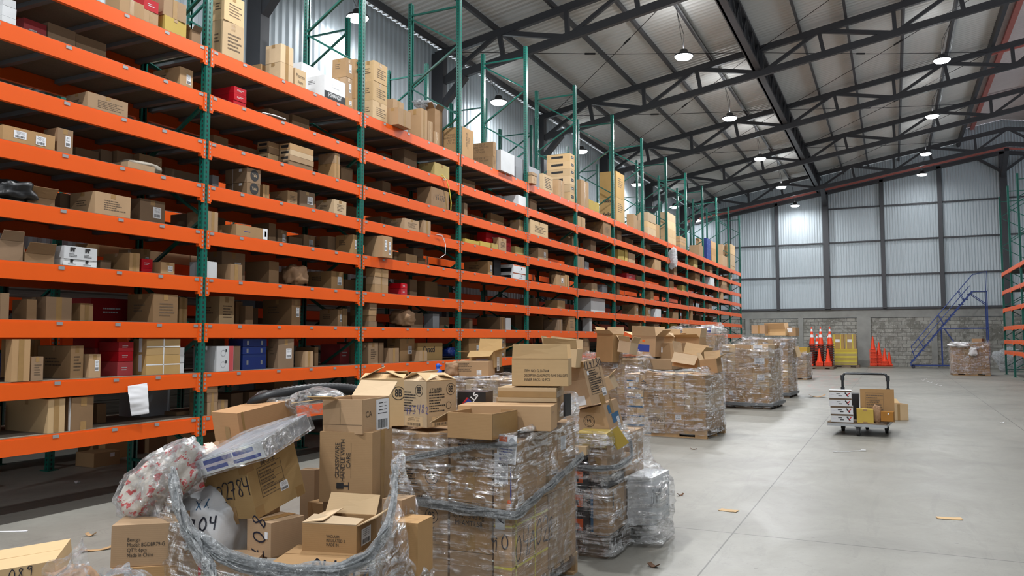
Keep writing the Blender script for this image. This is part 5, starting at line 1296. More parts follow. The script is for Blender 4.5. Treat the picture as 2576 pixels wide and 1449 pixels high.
# goods on top of P2
b = pbox(1525, 1128, 5.75, 80, 18, 36, 12, 'kraft_yellow', 'low yellowish box with a folded flap on the battery carton load', d=.3, open_=None)
fm = MB().box(0, .14, -.004, 0, 0, .10).obj('flap', M['kraft_yellow'], b.o, (b.w/2, -b.d/2+.02, b.h)); fm.rotation_euler = (0, R(55), 0)
b = pbox(1474, 1146, 5.72, 30, 12, 22, 20, 'kraft_pale', 'small pale box at the foot of the low yellowish one')
b = pbox(1540, 1102, 6.05, 100, 27, 86, 20, 'kraft', 'leaning brown box with blue panels and round M mark', lean=15, d=.34)
b.disc('f', .55, .62, .045, 'ink', .003); b.disc('f', .55, .62, .034, 'ink', .0015); b.text('f', 'M', .55, .62, .045, mat='ink'); b.patch('f', .35, .22, b.w*.45, b.h*.24, 'teal_ink'); b.patch('r', .6, .5, b.d*.5, b.h*.28, 'teal_ink'); b.patch('r', .3, .8, b.d*.18, b.h*.25, 'teal_ink'); b.label('r', .72, .28, .06, .11); b.tape('r', .5, .85, .06, .1)
b = pbox(1489, 1020, 6.0, 66, 48, 112, 40, 'kraft', 'tall leaning box handwritten 419130 with a printed table', lean=13)
b.hand('r', '419130', .50, .9, .055, 0, th=.005, sp=.7); b.lines('r', .5, .52, b.d*.62, b.h*.52, 10, 'ink', 3, box=True); b.label('r', .82, .22, .05, .06); b.label('f', .62, .14, .10, .07, bars=False); b.tape('r', .62, .06, .06, .08); b.tape('f', .9, .93, .08, .05); b.label('r', .18, .72, .022, .03, bars=False)
b = pbox(1545, 978, 6.5, 40, 14, 34, 25, 'kraft_pale', 'pale open ended box poking out past the 419130 box', lean=24, open_=(None, 60, None, None))

# ================================================================ P0 : the foreground heap
from mathutils.bvhtree import BVHTree
HP = 'foreground heap'
pallet((-2.75, 3.15, 0), R(12), 1.2, 1.0, 'pallet buried under the foreground heap of boxes', 'wood_old')
b = pbox(936, 1268, 3.80, 134, 52, 178, 21, 'kraft', 'box lettered GLASSWARE HANDLE WITH CARE on the foreground heap')
b.text('f', 'GLASSWARE\nHANDLE WITH\nCARE', .45, .60, .030, 90, 'ink', squeeze=1.0)
for du in (.31, .405, .60): b.patch('f', du, .60, .0012, b.h*.50, 'ink', 'printed_rule')
# wine glass symbol
mb = MB(); u0 = .42
for (x0, y0, x1, y1) in ((-.045, -.018, .0, .018), (.0, -.004, .03, .004), (.03, -.022, .034, .022)):
    q = [(x0, y0), (x1, y0), (x1, y1), (x0, y1)]
    mb.quad(*[b.P('f', u0, .24, x*.8+.012, y*.8) for x, y in q])
mb.obj('wineglass_symbol', M['ink'], b.o)
b.tape('r', .5, .5, .05, b.h)
b = pbox(912, 1094, 3.82, 101, 72, 88, 34, 'kraft', 'open box with large barcode label on top of the GLASSWARE box', open_=(None, None, 50, None), lean=1)
fm = MB().box(-.20, 0, -b.d/2+.01, b.d/2-.01, -.002, .002).obj('flap', M['kraft_pale'], b.o, (-b.w/2, 0, b.h)); fm.rotation_euler = (0, R(-7), 0)
b.label('r', .72, .48, .115, .155); b.text('r', 'CA', .22, .55, .04, mat='brown_ink'); b.patch('f', .45, .62, .002, b.h*.7, 'brown_ink', 'slit'); b.patch('f', .5, .27, b.w*.98, .002, 'brown_ink', 'slit')
fm = MB().box(-.13, .0, -.002, .002, 0, .07).obj('flap', M['kraft_pale'], b.o, (-b.w*.1, -b.d/2, b.h)); fm.rotation_euler = (R(75), 0, R(8))
b = pbox(648, 1306, 3.55, 106, 134, 146, 50, 'kraft_gold', 'tilted golden box handwritten 122784 in the foreground heap', lean=14, tip=4)
b.hand('f', '122784', .52, .50, .078, 12, th=.0055, sp=.58, mat='marker'); b.label('f', .22, .90, .025, .02, bars=False); b.tape('f', .5, .96, .05, .06); b.tape('f', .92, .92, .05, .06); b.tape('f', .5, .06, .05, .08); b.tape('f', .15, .1, .05, .05)
b.lines('r', .42, .56, b.d*.42, b.h*.46, 8, 'brown_ink', 9, box=True); b.text('r', 'MOLE', .42, .88, .034, mat='brown_ink', bold=.0008); b.label('r', .62, .32, .05, .042); b.tape('r', .06, .92, .05, .05); b.tape('r', .08, .1, .05, .05); b.tape('r', .9, .08, .05, .05)
b = pbox(612, 1150, 4.1, 62, 150, 112, 62, 'kraft_orange', 'tilted orange-brown box above the white and blue package', lean=9, tip=3); b.tape('f', .55, .45, .05, .1); b.tape('r', .08, .5, .012, b.h)
b = pbox(669, 1150, 3.46, 168, 140, 42, 34, 'white_card', 'flat white package with blue print sealed in clear plastic', lean=20, tip=0, name='flat_package')
b.o.modifiers['edge'].width = .012
b.patch('f', .34, .72, b.w*.42, b.h*.28, 'blue_ink'); b.patch('f', .30, .28, b.w*.32, b.h*.24, 'blue_ink'); b.patch('f', .72, .72, b.w*.3, b.h*.28, 'blue_ink'); b.patch('f', .75, .25, b.w*.4, b.h*.22, 'blue_ink'); b.patch('f', .5, .5, b.w*.9, b.h*.2, 'lavender', off=.001); b.patch('r', .5, .5, b.d*.98, b.h*.96, 'grey_card', off=.0008); b.patch('t', .5, .5, b.w*.98, b.d*.98, 'grey_card', off=.0008)
sh = MB().box(-b.w/2-.012, b.w/2+.012, -b.d/2-.012, b.d/2+.012, -.008, b.h+.012).obj('plastic_sleeve', M['film_sleeve'], b.o)
b = pbox(680, 1404, 3.45, 58, 84, 86, 50, 'kraft', 'brown box handwritten 807 low in the foreground heap'); b.hand('f', '807', .5, .5, .085, -90, th=.007, sp=.85); b.label('f', .82, .62, .02, .03, bars=False); b.tape('t', .5, .5, .05, b.d)
b = pbox(897, 1398, 3.35, 138, 52, 74, 24, 'kraft', 'open box with barcode label low in the foreground heap', open_=(-84, 62, 34, -80), tip=0); b.label('r', .45, .5, .10, .07); b.text('f', 'VACUUM\nINSULATED 2.\nMADE IN', .45, .45, .018, mat='ink', align='LEFT', squeeze=.8)
b = pbox(790, 1330, 4.1, 36, 18, 146, 35, 'kraft', 'plain brown box wedged between the 122784 and GLASSWARE boxes')
b = pbox(812, 1440, 3.9, 40, 40, 170, 45, 'kraft', 'plain box in the shadow under the GLASSWARE box')
b = pbox(930, 1440, 3.85, 120, 46, 172, 22, 'kraft', 'box directly under the GLASSWARE box'); b.tape('f', .5, .5, .05, b.h)
b = pbox(642, 1400, 3.95, 90, 60, 130, 40, 'kraft', 'dark low box behind the 807 box in the heap')
b = pbox(445, 1420, 3.30, 152, 16, 104, 12, 'kraft', 'plain tan box lettered Bentgo at the left of the heap', d=.24)
b.text('f', 'Bentgo\nModel: BGDBR79-G\nQTY: 6pcs\nMade in China', .24, .45, .022, mat='ink', align='LEFT', squeeze=.8)
b = pbox(443, 1532, 3.28, 152, 16, 108, 12, 'kraft', 'plain tan box under the Bentgo box, cut by the frame', d=.24)
# core of the heap, partly under film
for k, (px, py, dp, fw, rw, hp, a, l) in enumerate([(640, 1525, 3.35, 190, 30, 112, 16, 'brown box low in the heap, right of the Bentgo box'), (905, 1570, 3.15, 230, 60, 142, 18, 'big box marked 04A 02 at the bottom of the heap'),
                                               (1050, 1520, 3.6, 90, 40, 200, 25, 'brown box at the aisle side of the heap under film'), (1010, 1350, 3.75, 50, 36, 90, 30, 'brown box high at the aisle side of the heap under film'),
                                               (760, 1410, 3.75, 90, 60, 55, 30, 'flat brown box in the middle of the heap'), (520, 1400, 3.6, 70, 40, 90, 30, 'white lined box under the woven sack')]):
    b = pbox(px, py, dp, fw, rw, hp, a, 'kraft' if k < 5 else 'white_card', l)
    if k == 1: b.hand('f', '04A', .62, .84, .12, 0, th=.009, sp=.5); b.hand('f', '02', .92, .86, .11, 10, th=.009, sp=.6); b.patch('r', .5, .85, .09, .1, 'white_card', 'white_sheet')
    if k == 0: b.patch('f', .3, .82, .012, .05, 'red_ink')
# sacks and bags
blob('woven_sack', at(520, 1330, 3.72), (.20, .16, .19), 'white_card', 'white woven sack with black numbers in the heap', 'sack', 11, .22)
sack = COL.objects[-1]
for txt, px, py, sz, mt, th_ in (('- 1704', 505, 1318, .055, 'marker', .007), ('XX', 545, 1262, .04, 'teal_ink', .004)):
    hb_ = Bx('number', (.3, .002, .1), M['white_card']); setm(hb_, px+60, py+20, 3.50, 0, 6); hb_.hand('f', txt, .5, .5, sz, 0, mt, th_)
    bpy.context.view_layer.update(); k_ = hb_.o.children[0]; mw = k_.matrix_world.copy(); k_.parent = sack
    bpy.data.objects.remove(hb_.o); tree = BVHTree.FromPolygons([v.co+sack.location for v in sack.data.vertices], [tuple(p.vertices) for p in sack.data.polygons])
    for v in k_.data.vertices:      # lay the ink on the bulging cloth
        p_ = mw @ v.co; d_ = (p_-EYE).normalized(); hit = tree.ray_cast(EYE, d_)
        v.co = ((hit[0]-d_*.003) if hit[0] else p_) - sack.location
sk = blob('printed_sack', at(560, 1215, 3.85), (.16, .13, .16), 'sack_red', 'red printed kraft sacks crumpled beside the white package', 'sack', 12, .35)
blob('paper_bag', at(552, 1150, 4.1), (.10, .08, .07), 'kraft_bag', 'crumpled tan paper wrapping at the top left of the heap', 'bag', 13, .4)
lump = blob('wrapped_sack', at(414, 1208, 3.55), (.195, .13, .10), 'sack_red', 'red and white sack bulging in shiny film, far left of heap', 'sack', 14, .25)
lf = blob('film_cover', at(414, 1208, 3.55), (.212, .145, .118), 'film_bag', None, None, 14, .28); 
lf.parent = lump; lf.location = (0, 0, .0); lump.rotation_euler = (Matrix.Rotation(-R(42), 3, _f) @ Matrix.Rotation(YAW+.35, 3, 'Z')).to_euler()
# black hose coil in clear film behind the boxes
hose = MB(); c0 = at(790, 1020, 4.5); rtv = _r2; pts = []; rr = []
for k in range(120):
    t = k/119; ang = math.pi*(1.05-1.1*t); p = c0+rtv*(.34*math.cos(ang))+Vector((0, 0, 1))*(.11*math.sin(ang)-.02)+_f*(.12*math.sin(ang*2)); pts.append(p); rr.append(.032+(.004 if k % 2 else 0))
hose.tube(pts, rr, 14); tag(hose.obj('ribbed_hose', M['black'], smooth=True), 'black ribbed hose coiled in clear film behind orange-brown box', 'hose')
film_sheet('clear_bag', [[at(640, 1050, 4.4), at(700, 1040, 4.35), at(800, 1040, 4.3), at(860, 1045, 4.3)], [at(640, 1015, 4.42), at(700, 1000, 4.35), at(800, 995, 4.3), at(860, 1010, 4.35)], [at(655, 992, 4.5), at(700, 1005, 4.55), at(800, 1000, 4.6), at(860, 1010, 4.6)]],
           'clear film tangled over the black hose', 'film_bag', 80, 30, .03, 41, cat='clear bag')
# the film of the heap: bunched rim, skirt below, sheet on the aisle side
D0 = 3.2
rim = [at(352, 1230, 3.5), at(400, 1180, 3.45), at(432, 1200, 3.38), at(445, 1270, 3.3), at(480, 1340, 3.2), at(560, 1395, 3.12), at(640, 1420, 3.08), at(740, 1438, 3.05), at(850, 1432, 3.02), at(930, 1400, 3.1), at(970, 1340, 3.2), at(992, 1250, 3.4), at(994, 1180, 3.55)]
base = [at(300, 1560, 3.5), at(380, 1600, 3.3), at(440, 1620, 3.15), at(500, 1640, 3.05), at(560, 1650, 3.0), at(640, 1660, 3.0), at(720, 1660, 2.95), at(800, 1670, 2.95), at(900, 1680, 2.98), at(960, 1680, 3.05), at(1010, 1660, 3.2), at(1060, 1640, 3.4), at(1085, 1620, 3.6)]
mid = [p.lerp(q, .45)+(-_f*.03) for p, q in zip(rim, base)]
film_sheet('stretch_film', [rim, mid, base], 'clear film skirt wrapped round the foot of the foreground heap', 'film', 200, 60, .014, 51, grp='stretch film round the loads', sx=4, sz=7)
rope(rim[2:], .011, 'thick bunched film rim hanging across the foreground heap', 11, sub=10)
rope([p+Vector((.01, 0, -.02)) for p in rim[3:9]], .010, 'second bunched film fold just under the rim of heap', 12, sub=10)
rope([at(436, 1190, 3.4), at(446, 1260, 3.3), at(470, 1330, 3.2), at(520, 1420, 3.1), at(540, 1470, 3.05)], .013, 'twisted film strand running down beside the Bentgo box', 13, sub=12)
film_sheet('stretch_film', [[at(990, 1100, 3.95), at(1000, 1200, 3.85), at(1002, 1300, 3.75), at(985, 1400, 3.6), at(960, 1500, 3.4)], [at(1004, 1120, 4.0), at(1022, 1220, 3.92), at(1040, 1300, 3.85), at(1045, 1400, 3.7), at(1040, 1520, 3.5)], [at(998, 1150, 4.05), at(1030, 1240, 4.0), at(1060, 1330, 3.95), at(1080, 1420, 3.8), at(1095, 1520, 3.6)]],
           'crinkled film sheet on the aisle side of the foreground heap', 'film', 90, 50, .018, 52, grp='stretch film round the loads', sx=9, sz=3)
film_sheet('stretch_film', [[at(985, 1150, 3.72), at(960, 1290, 3.5), at(935, 1420, 3.3), at(925, 1480, 3.2)], [at(1000, 1150, 3.78), at(992, 1290, 3.6), at(975, 1420, 3.4), at(960, 1500, 3.3)]],
           'stretched film strip from GLASSWARE box down to the barcode box', 'film_bag', 60, 30, .012, 53, grp='stretch film round the loads', sx=9, sz=3)
# ================================================================ nearest corner: clear bags and a strip of cardboard
film_sheet('clear_bag', [[at(60, 1500, 2.6), at(100, 1430, 2.7), at(160, 1390, 2.75), at(205, 1345, 2.8), at(216, 1360, 2.75)], [at(90, 1520, 2.5), at(140, 1470, 2.5), at(190, 1430, 2.55), at(214, 1400, 2.6), at(222, 1400, 2.6)], [at(120, 1560, 2.5), at(160, 1520, 2.5), at(200, 1480, 2.5), at(225, 1450, 2.5), at(235, 1440, 2.55)]],
           'pointed clear plastic bag rising at the bottom left', 'film_bag', 90, 50, .02, 61, cat='clear bag', sx=5, sz=5)
film_sheet('clear_bag', [[at(200, 1520, 2.6), at(240, 1430, 2.7), at(290, 1415, 2.7), at(330, 1398, 2.7), at(360, 1425, 2.7), at(400, 1500, 2.7)], [at(210, 1540, 2.4), at(250, 1480, 2.4), at(300, 1450, 2.45), at(330, 1430, 2.5), at(360, 1460, 2.5), at(400, 1530, 2.5)], [at(220, 1600, 2.4), at(260, 1560, 2.4), at(300, 1540, 2.4), at(330, 1520, 2.4), at(360, 1550, 2.4), at(400, 1600, 2.4)]],
           'crumpled clear plastic bag beside the Bentgo box', 'film_bag', 110, 50, .03, 62, cat='clear bag', sx=5, sz=5)
b = pbox(150, 1570, 2.75, 260, 20, 160, 12, 'kraft_pale', 'pale carton marked 089 at the bottom left corner', d=.3, lean=6)
b.hand('f', '089', .72, .90, .035, 4, th=.003)
blob('paper_bag', at(170, 1490, 2.75), (.09, .08, .08), 'kraft_bag', 'brown paper lump seen through the pointed clear bag', 'bag', 15, .3)

# ================================================================ platform trolley
C0 = Vector((-.52, 14.55, 0))
t = empty('platform_trolley', C0, (0, 0, R(-5))); tag(t, 'low platform trolley with a dark pipe handle, loaded with cartons', 'trolley')
MB().box(-.44, .44, -.62, .62, .15, .195).obj('platform_frame', M['galv'], t); MB().box(-.435, .435, -.615, .615, .196, .212).obj('wooden_deck', M['wood_old'], t)
hb = MB().tube([(-.36, .58, .21), (-.36, .58, .87), (-.33, .58, .935), (-.30, .58, .945), (.30, .58, .945), (.33, .58, .935), (.36, .58, .87), (.36, .58, .21)], .021, 10)
hb.obj('handle', M['pipe'], t, smooth=True)
mb = MB()
for s_ in (-1, 1):
    for z in (.87, .66): mb.tube([(s_*.36, .58, z-.045), (s_*.36, .58, z+.045)], .032, 10)
mb.obj('pipe_fitting', M['pipe'], t)
def caster(x, y, big):
    r = .068 if not big else .075; w_ = .022
    a = MB().tube([(x-w_, y, r), (x+w_, y, r)], r, 20).obj('wheel', M['rubber'], t)
    mb = MB().box(x-.05, x+.05, y-.05, y+.05, .14, .15).box(x-.032, x-.027, y-.03, y+.03, r-.02, .141).box(x+.027, x+.032, y-.03, y+.03, r-.02, .141); mb.obj('caster_fork', M['grey_plate'], t)
caster(-.30, .1, 0); caster(.37, .1, 0); caster(0.02, -.55, 1); caster(0.02, .55, 1)
for k in range(4):
    b = Bx('tool_carton', (.335, .26, .125), M['white_card'], (C0.x-.27+.006*(k % 2)-.008*k, C0.y-.47, 0.214+.127*k), (0, 0, R(2)), 'white and dark tool carton on the trolley, %s of its stack of four' % ('lowest', 'second', 'third', 'topmost')[k], 'box', 'tool cartons on the trolley')
    b.patch('f', .5, .9, b.w*.99, b.h*.2, 'brown_ink'); b.patch('f', .79, .45, .085, .02, 'ink', rot=-52); b.patch('f', .86, .5, .06, .014, 'red_ink', rot=50); b.patch('f', .42, .55, .06, .012, 'ink'); b.patch('f', .5, .3, .055, .014, 'ink'); b.lines('f', .2, .45, .07, .02, 1, 'lavender')
b = Bx('cardboard_box', (.50, .12, .52), M['kraft'], (C0.x+.25, C0.y-.28, 0.214), (R(-4), 0, R(2)), 'big flat brown carton standing on the trolley', 'box', bev=True); b.lines('f', .42, .55, .24, .30, 8, 'brown_ink', 2, box=True); b.text('f', '24014-4907', .42, .62, .04, mat='brown_ink', squeeze=.8)
b = Bx('cardboard_box', (.24, .22, .215), M['kraft_yellow'], (C0.x+.07, C0.y-.50, 0.214), (0, 0, R(4)), 'small yellow taped box in front on the trolley', 'box', bev=True); b.tape('f', .5, .93, .06, .03); b.tape('f', .5, .05, .06, .02)
b = Bx('cardboard_box', (.18, .16, .15), M['kraft_orange'], (C0.x+.40, C0.y-.50, .25), (0, 0, R(-5)), 'small brown box overhanging the right edge of the trolley', 'box', bev=True); b.label('f', .6, .8, .02, .02, bars=False)
blob('paper_bag', (C0.x+.24, C0.y-.50, .36), (.07, .06, .13), 'kraft_bag', 'brown paper bag between the small boxes on the trolley', 'bag', 21, .2)
b = Bx('black_crate', (.30, .30, .42), M['black'], (C0.x-.18, C0.y+.1, 0.214), (0, 0, R(2)), 'black crate behind the tool cartons on the trolley', 'crate', bev=True)
b = Bx('printed_carton', (.10, .14, .2), M['grey_card'], (C0.x-.33, C0.y+.3, .655 if False else 0.214), (0, 0, R(8)), 'narrow grey carton standing by the trolley handle', 'box')
b = Bx('cardboard_box', (.36, .34, .30), M['kraft_pale'], (-.02, 17.1, 0.002), (0, 0, R(24)), 'tan box alone on the floor behind the trolley', 'box', open_=(None, None, 60, 100)); b.tape('f', .5, .5, .05, b.h)
# ================================================================ traffic cones and taped boxes by the back wall
def cone_mesh(h, r0, base, bands, mats):
    prof = [(r0, .0)]; mi = []
    zs = [0]
    for a, c in bands: zs += [a, c]
    zs.append(1)
    prof = [(r0*(1-z)+.03*z, z*h) for z in zs]; mi = [i % 2 for i in range(len(zs)-1)]
    mb = MB().lathe([(p, z+.03) for p, z in prof], 20, mi); mb.lathe([(.03, h+.03), (.015, h+.035), (0, h+.035)], 20, 0)
    return mb
tall = cone_mesh(.88, .135, .36, [(.42, .58), (.76, .90)], 0)
tall_m = tall.mesh('cone_body', [M['cone'], M['cone_white']], True); sq = MB().box(-.19, .19, -.19, .19, 0, .035).mesh('base', M['black']); sqo = MB().box(-.17, .17, -.17, .17, 0, .04).mesh('base', M['cone'])
small_m = cone_mesh(.66, .125, .34, [], 0).mesh('cone_body', [M['cone'], M['cone_white']], True)
def cone(x, y, z, kind, label, grp):
    t = empty('traffic_cone', (x, y, z)); tag(t, label, 'traffic cone', grp); link('cone_body', tall_m if kind else small_m, t); link('base', sq if kind else sqo, t); return t
pallet((-3.35, 43.2, 0), 0, 1.25, 1.1, 'old wooden pallet under the banded traffic cones', 'wood_old'); pallet((-3.3, 44.4, 0), 0, 1.2, 1.0, 'old wooden pallet behind the one with banded cones', 'wood_old')
gt = 'banded orange cones on black bases'
for c_, (x, l) in enumerate(((-3.78, 'left stack'), (-3.36, 'middle stack'), (-2.92, 'last stack'))):
    for k in range(13):
        if k < 12: cone(x, 43.55, .14+k*.088, 1, 'banded cone nested in the %s, %s from below' % (l, (ORD+['x'])[k]), gt)
        else: cone(x, 43.55, .14+k*.088, 1, 'topmost banded orange cone of the %s' % l, gt)
for c_, (x, l) in enumerate(((-3.6, 'left'), (-3.05, 'right'))):
    for k in range(9): cone(x, 44.3, .14+k*.088, 1, 'banded cone in the half hidden %s rear stack, %s from below' % (('first', 'second')[c_], ORD[k]), gt)
go = 'plain orange cones in front of the banded ones'
for x, n, l in ((-3.86, 2, 'leftmost'), (-3.40, 5, 'middle'), (-2.99, 5, 'last')):
    for k in range(n): cone(x, 43.0, .14+k*.05, 0, 'plain orange cone in the %s front stack, %s from below' % (l if l != 'leftmost' else 'first', ORD[k]), go)
gs = 'plain orange cones beside the pilaster'
MB_ = tag(MB().box(-1.25, -.05, 46.0, 46.9, .02, .09).obj('wooden_board', M['wood_old'], loc=(0, 0, -.02)), 'flat wooden board under the plain cones by the pilaster', 'board')
for x, y, n, l in ((-1.0, 46.4, 15, 'tall'), (-.72, 46.55, 10, 'second'), (-.45, 46.4, 5, 'third'), (-.23, 46.5, 2, 'lowest')):
    for k in range(n): cone(x, y, .07+k*.062, 0, 'plain orange cone in the %s stack by the pilaster, %s from below' % (l, ORD[k]), gs)
pallet((-2.3, 46.3, 0), 0, 1.3, 1.0, 'wooden pallet under the yellow taped boxes', 'wood_old')
for k in range(4):
    b = Bx('taped_box', (1.12, .8, .21), M['kraft_yellow'], (-2.32, 46.3, .137+.213*k), (0, 0, R(.5*(-1)**k)), 'long yellow taped box lying flat, %s of four, by the cones' % ('lowest', 'second', 'third', 'topmost')[k], 'box', 'yellow taped boxes'); b.tape('f', .5, .9, 1.1, .04, 'yellow_strap'); b.tape('f', .5, .1, 1.1, .03, 'yellow_strap')
for k, x in enumerate((-2.68, -2.08)):
    b = Bx('taped_box', (.56, .6, .76), M['kraft_gold'], (x, 46.3, .137+.855), (0, 0, 0), 'upright golden box with yellow tape on the flat ones, %s' % ('beside the cones', 'with a curl of white strap above'[:22])[k], 'box', 'yellow taped boxes'); b.tape('f', .15, .5, .04, .76, 'yellow_strap'); b.tape('f', .72, .5, .04, .76, 'yellow_strap'); b.label('f', .45, .55, .22, .16, bars=False)
# ================================================================ blue rolling stairs
t = empty('rolling_stairs', (.75, 46.0, 0)); tag(t, 'tall blue steel rolling stairs with platform and hand rails', 'stairs')
BP = M['blue_paint']
p0, p1 = Vector((0, 0, .25)), Vector((2.85, 0, 3.85))
for s_ in (-.35, .35):
    MB().bar(p0+Vector((0, s_, 0)), p1+Vector((0, s_, 0)), .03, .06).obj('stringer', BP, t)
    MB().tube([Vector((.2, s_, .1+.45)), Vector((.05, s_, 1.1)), Vector((2.9, s_, 4.72)), Vector((3.5, s_, 4.85)), Vector((3.5, s_, 3.85))], .016, 8).obj('handrail', BP, t)
    MB().tube([Vector((.1, s_, .8)), Vector((2.75, s_, 4.15))], .012, 8).obj('middle_rail', BP, t)
    MB().bar((3.47, s_, .15), (3.47, s_, 3.85), .05, .05).obj('post', BP, t); MB().bar((1.5, s_, 2.03), (3.47, s_, 2.03), .05, .05).obj('cross_bar', BP, t)
    MB().bar((1.45, s_, .15), (1.45, s_, 2.05), .04, .04).obj('post', BP, t); MB().bar((0, s_, .16), (3.5, s_, .16), .05, .05).obj('base_rail', BP, t); MB().bar((2.85, s_, 3.7), (3.47, s_, 3.2), .035, .035).obj('brace', BP, t)
    MB().bar((1.6, s_, 2.0), (2.6, s_, .3), .03, .03).obj('brace', BP, t)
for k in range(3):
    q = (.12, .45, .78)[k]
    for s_ in (-.35, .35): MB().bar((.05+2.85*q, s_, 1.1+3.6*q), (p0.lerp(p1, min(1, q+.10))+Vector((0, s_, 0))), .03, .03).obj('rail_post', BP, t)
for k in range(14):
    p = p0.lerp(p1, (k+.6)/14); MB().box(p.x-.11, p.x+.11, -.34, .34, p.z-.015, p.z+.015).obj('step', BP, t)
MB().box(2.8, 3.5, -.36, .36, 3.84, 3.88).obj('platform', BP, t)
for x in (.12, 3.4):
    for s_ in (-.35, .35): MB().tube([(x, s_-.025, .09), (x, s_+.025, .09)], .09, 18).obj('wheel', M['rubber'], t); MB().bar((x, s_, .16), (x, s_, .09), .03, .06).obj('wheel_bracket', BP, t)
# lump of clear film behind the empty rack
blob('plastic_bundle', (4.75, 43.0, .55), (.55, .4, .5), 'film_bunch', 'bundle of clear plastic behind the empty rack', 'bundle', 31, .3)
# ================================================================ litter on the floor
def scrap(px, py, w_, d_, label, mat='kraft_pale', th=.004, rz=0, curl=.02, cat='cardboard scrap', name='cardboard_scrap'):
    mb = MB(); n = 8; rg = random.Random(int(px)); top_ = []
    for i in range(n):
        for j in range(2):
            x = (i/(n-1)-.5)*w_; y = (j-.5)*d_*(1-.25*abs(rg.gauss(0, .5)))
            top_.append((x, y, th+curl*(abs(x)/w_*2)**2))
    b = len(mb.v); mb.v += top_ + [(x, y, max(0.0005, z-th)) for x, y, z in top_]; m_ = len(top_)
    for i in range(n-1):
        a = b+i*2; mb.f += [(a, a+2, a+3, a+1), (a+m_, a+1+m_, a+3+m_, a+2+m_), (a, a+m_, a+2+m_, a+2), (a+1, a+3, a+3+m_, a+1+m_)]; mb.m += [0]*4
    mb.f += [(b, b+1, b+1+m_, b+m_), (b+2*n-2, b+2*n-2+m_, b+2*n-1+m_, b+2*n-1)]; mb.m += [0]*2
    p = on_floor(px, py); o = mb.obj(name, M[mat], loc=(p.x, p.y, .001), rot=(0, 0, R(rz))); return tag(o, label, cat)
scrap(1833, 1285, .16, .10, 'small pale cardboard scrap flat on the floor, nearer to the pallets', rz=-8, curl=.002)
scrap(2388, 1305, .20, .09, 'pale cardboard scrap flat on the open floor', 'kraft_pale', rz=10, curl=.004)
scrap(2055, 999, .42, .22, 'curled brown cardboard piece on the floor beyond the trolley', 'kraft', curl=.07, rz=10)
scrap(245, 1385, .22, .05, 'narrow strip of brown cardboard before the rack', 'kraft', rz=60, curl=.02)
scrap(228, 1348, .07, .05, 'tiny torn brown scrap before the rack', 'kraft', rz=20)
scrap(20, 1338, .30, .03, 'thin white strip on the floor at the left edge', 'paper', rz=30, curl=.002, cat='strip', name='paper_strip')
scrap(195, 1216, .05, .04, 'tiny crumpled white paper under the first rack bay', 'paper', curl=.02, cat='paper', name='paper_scrap')
scrap(1712, 1247, .06, .04, 'dark scrap on the floor beside the white box', 'leaf', rz=40, cat='scrap', name='dark_scrap')
scrap(1745, 1131, .09, .03, 'small dark scrap before the clean pallet', 'leaf', rz=10, cat='scrap', name='dark_scrap')
scrap(1645, 1426, .075, .05, 'dry curled leaf on the floor by the aisle side of the pallets', 'leaf', rz=-20, curl=.02, cat='leaf', name='dry_leaf')
for k, (px, py) in enumerate([(2322, 957), (2328, 954), (2357, 959), (2334, 961), (2354, 968), (2366, 971), (2341, 963)]):
    scrap(px, py, .10, .08, 'tiny white foam scrap on the far floor, %s of the cluster' % ORD[k], 'paper', curl=.03, cat='scrap', name='foam_scrap')['group'] = 'foam scraps'
scrap(2520, 1064, .08, .06, 'lone tiny white scrap on the open floor far along', 'paper', curl=.02, cat='scrap', name='foam_scrap')
a, b_ = on_floor(2101, 1138), on_floor(2172, 1135)
mb = MB().tube([a+Vector((0, 0, .01)), a.lerp(b_, .5)+Vector((0, -.02, .005)), b_+Vector((0, 0, .015))], .004, 6); o = mb.obj('white_tie', M['white_strap']); tag(o, 'thin white tie lying on the floor before the trolley', 'tie')
MB().box(-.03, .03, -.015, .015, 0, .012).obj('tie_end', M['white_strap'], o, (b_.x, b_.y, .01)); MB().box(-.025, .025, -.015, .015, 0, .01).obj('tie_end', M['white_strap'], o, (a.x, a.y, .008))
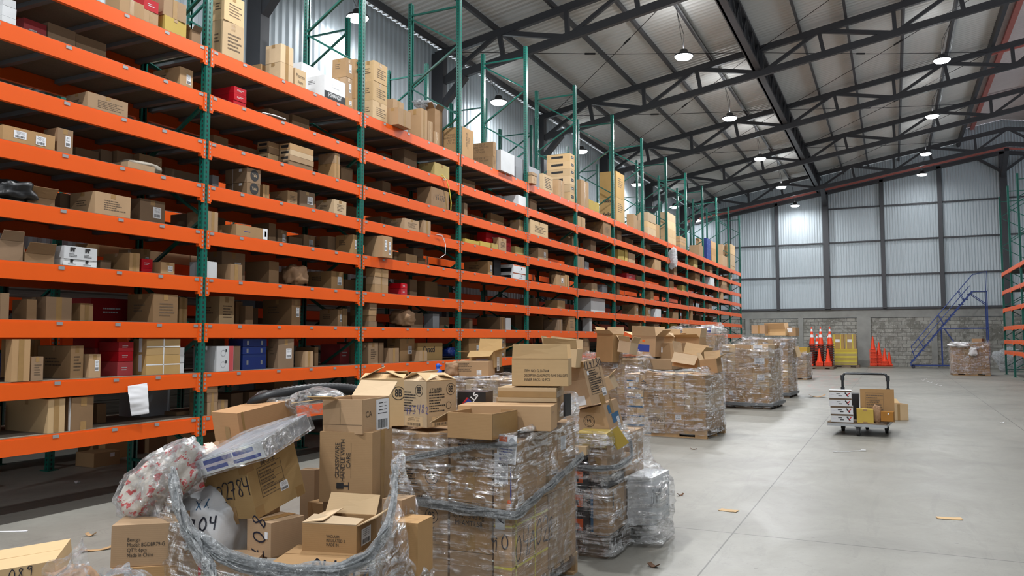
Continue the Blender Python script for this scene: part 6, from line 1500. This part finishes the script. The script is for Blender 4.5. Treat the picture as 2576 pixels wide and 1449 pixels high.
# hanging things on the racks
p = plane_x(350, 972, XF+.03); q = plane_x(350, 1045, XF+.05)
film_sheet('paper_sheet', [[plane_x(322, 971, XF+.02), plane_x(371, 963, XF+.02)], [plane_x(325, 1005, XF+.04), plane_x(374, 1003, XF+.045)], [plane_x(331, 1046, XF+.03), plane_x(375, 1040, XF+.05)]], 'white paper sheet hanging from a low beam', 'paper', 24, 24, .004, 71, cat='paper')
mb = MB(); pts = [plane_x(1112, 440, XF+.01), plane_x(1124, 455, XF+.03), plane_x(1131, 480, XF+.03), plane_x(1135, 510, XF+.03), plane_x(1134, 528, XF+.03)]
tag(mb.tube(pts, .008, 6).obj('yellow_strap', M['yellow_strap']), 'yellow strap dangling over a beam in the third bay', 'strap')
pts = [plane_x(1098, 590, XF+.02), plane_x(1112, 592, XF+.03), plane_x(1121, 615, XF+.04), plane_x(1120, 640, XF+.04), plane_x(1108, 648, XF+.04)]
tag(MB().tube(pts, .006, 6).obj('white_strap', M['white_strap']), 'white strap dangling over a beam in the third bay', 'strap')
pts = [plane_x(660, 283, XF-.02), plane_x(690, 290, XF+.0), plane_x(718, 300, XF+.01)]
tag(MB().tube(pts, .009, 6).obj('white_strap', M['white_strap']), 'white strap curl on the eighth shelf of the second bay', 'strap')
blob('plastic_bag', plane_x(1693, 650, XF+.05), (.12, .25, .32), 'film_bunch', 'grey plastic bag hanging from the eighth shelf far along', 'bag', 22, .3)
blob('mesh_sack', plane_x(352, 413, XF-.16)+Vector((0, 0, -.03)), (.12, .21, .05), 'netbag', 'grey mesh covered bundle on the sixth shelf, first bay', 'bundle', 23, .15)
blob('plastic_bag', plane_x(30, 482, XF-.16), (.14, .18, .10), 'black', 'black plastic bag on the fifth shelf, first bay', 'bag', 24, .3)
blob('paper_bag', plane_x(742, 693, XF-.2), (.12, .16, .14), 'kraft_bag', 'brown paper bag slumped on the fourth shelf, second bay', 'bag', 25, .3)
blob('paper_bag', plane_x(1012, 800, XF-.2), (.16, .20, .13), 'kraft_bag', 'round brown sack on the third shelf, third bay', 'bag', 26, .25)
blob('plastic_bag', plane_x(1132, 885, XF-.2), (.14, .18, .08), 'blue_card', 'blue bag on the second shelf, third bay', 'bag', 27, .3)
blob('plastic_bag', plane_x(1075, 268, XF-.45), (.14, .34, .05), 'film_bunch', 'silvery film heap on the top shelf by the open carton', 'bag', 28, .3)
for o in COL.objects:
    if o.type == 'MESH' and o.data.materials and o.data.materials[0] and o.data.materials[0].name.startswith(('stretch', 'bunched', 'clear')): o.visible_shadow = True
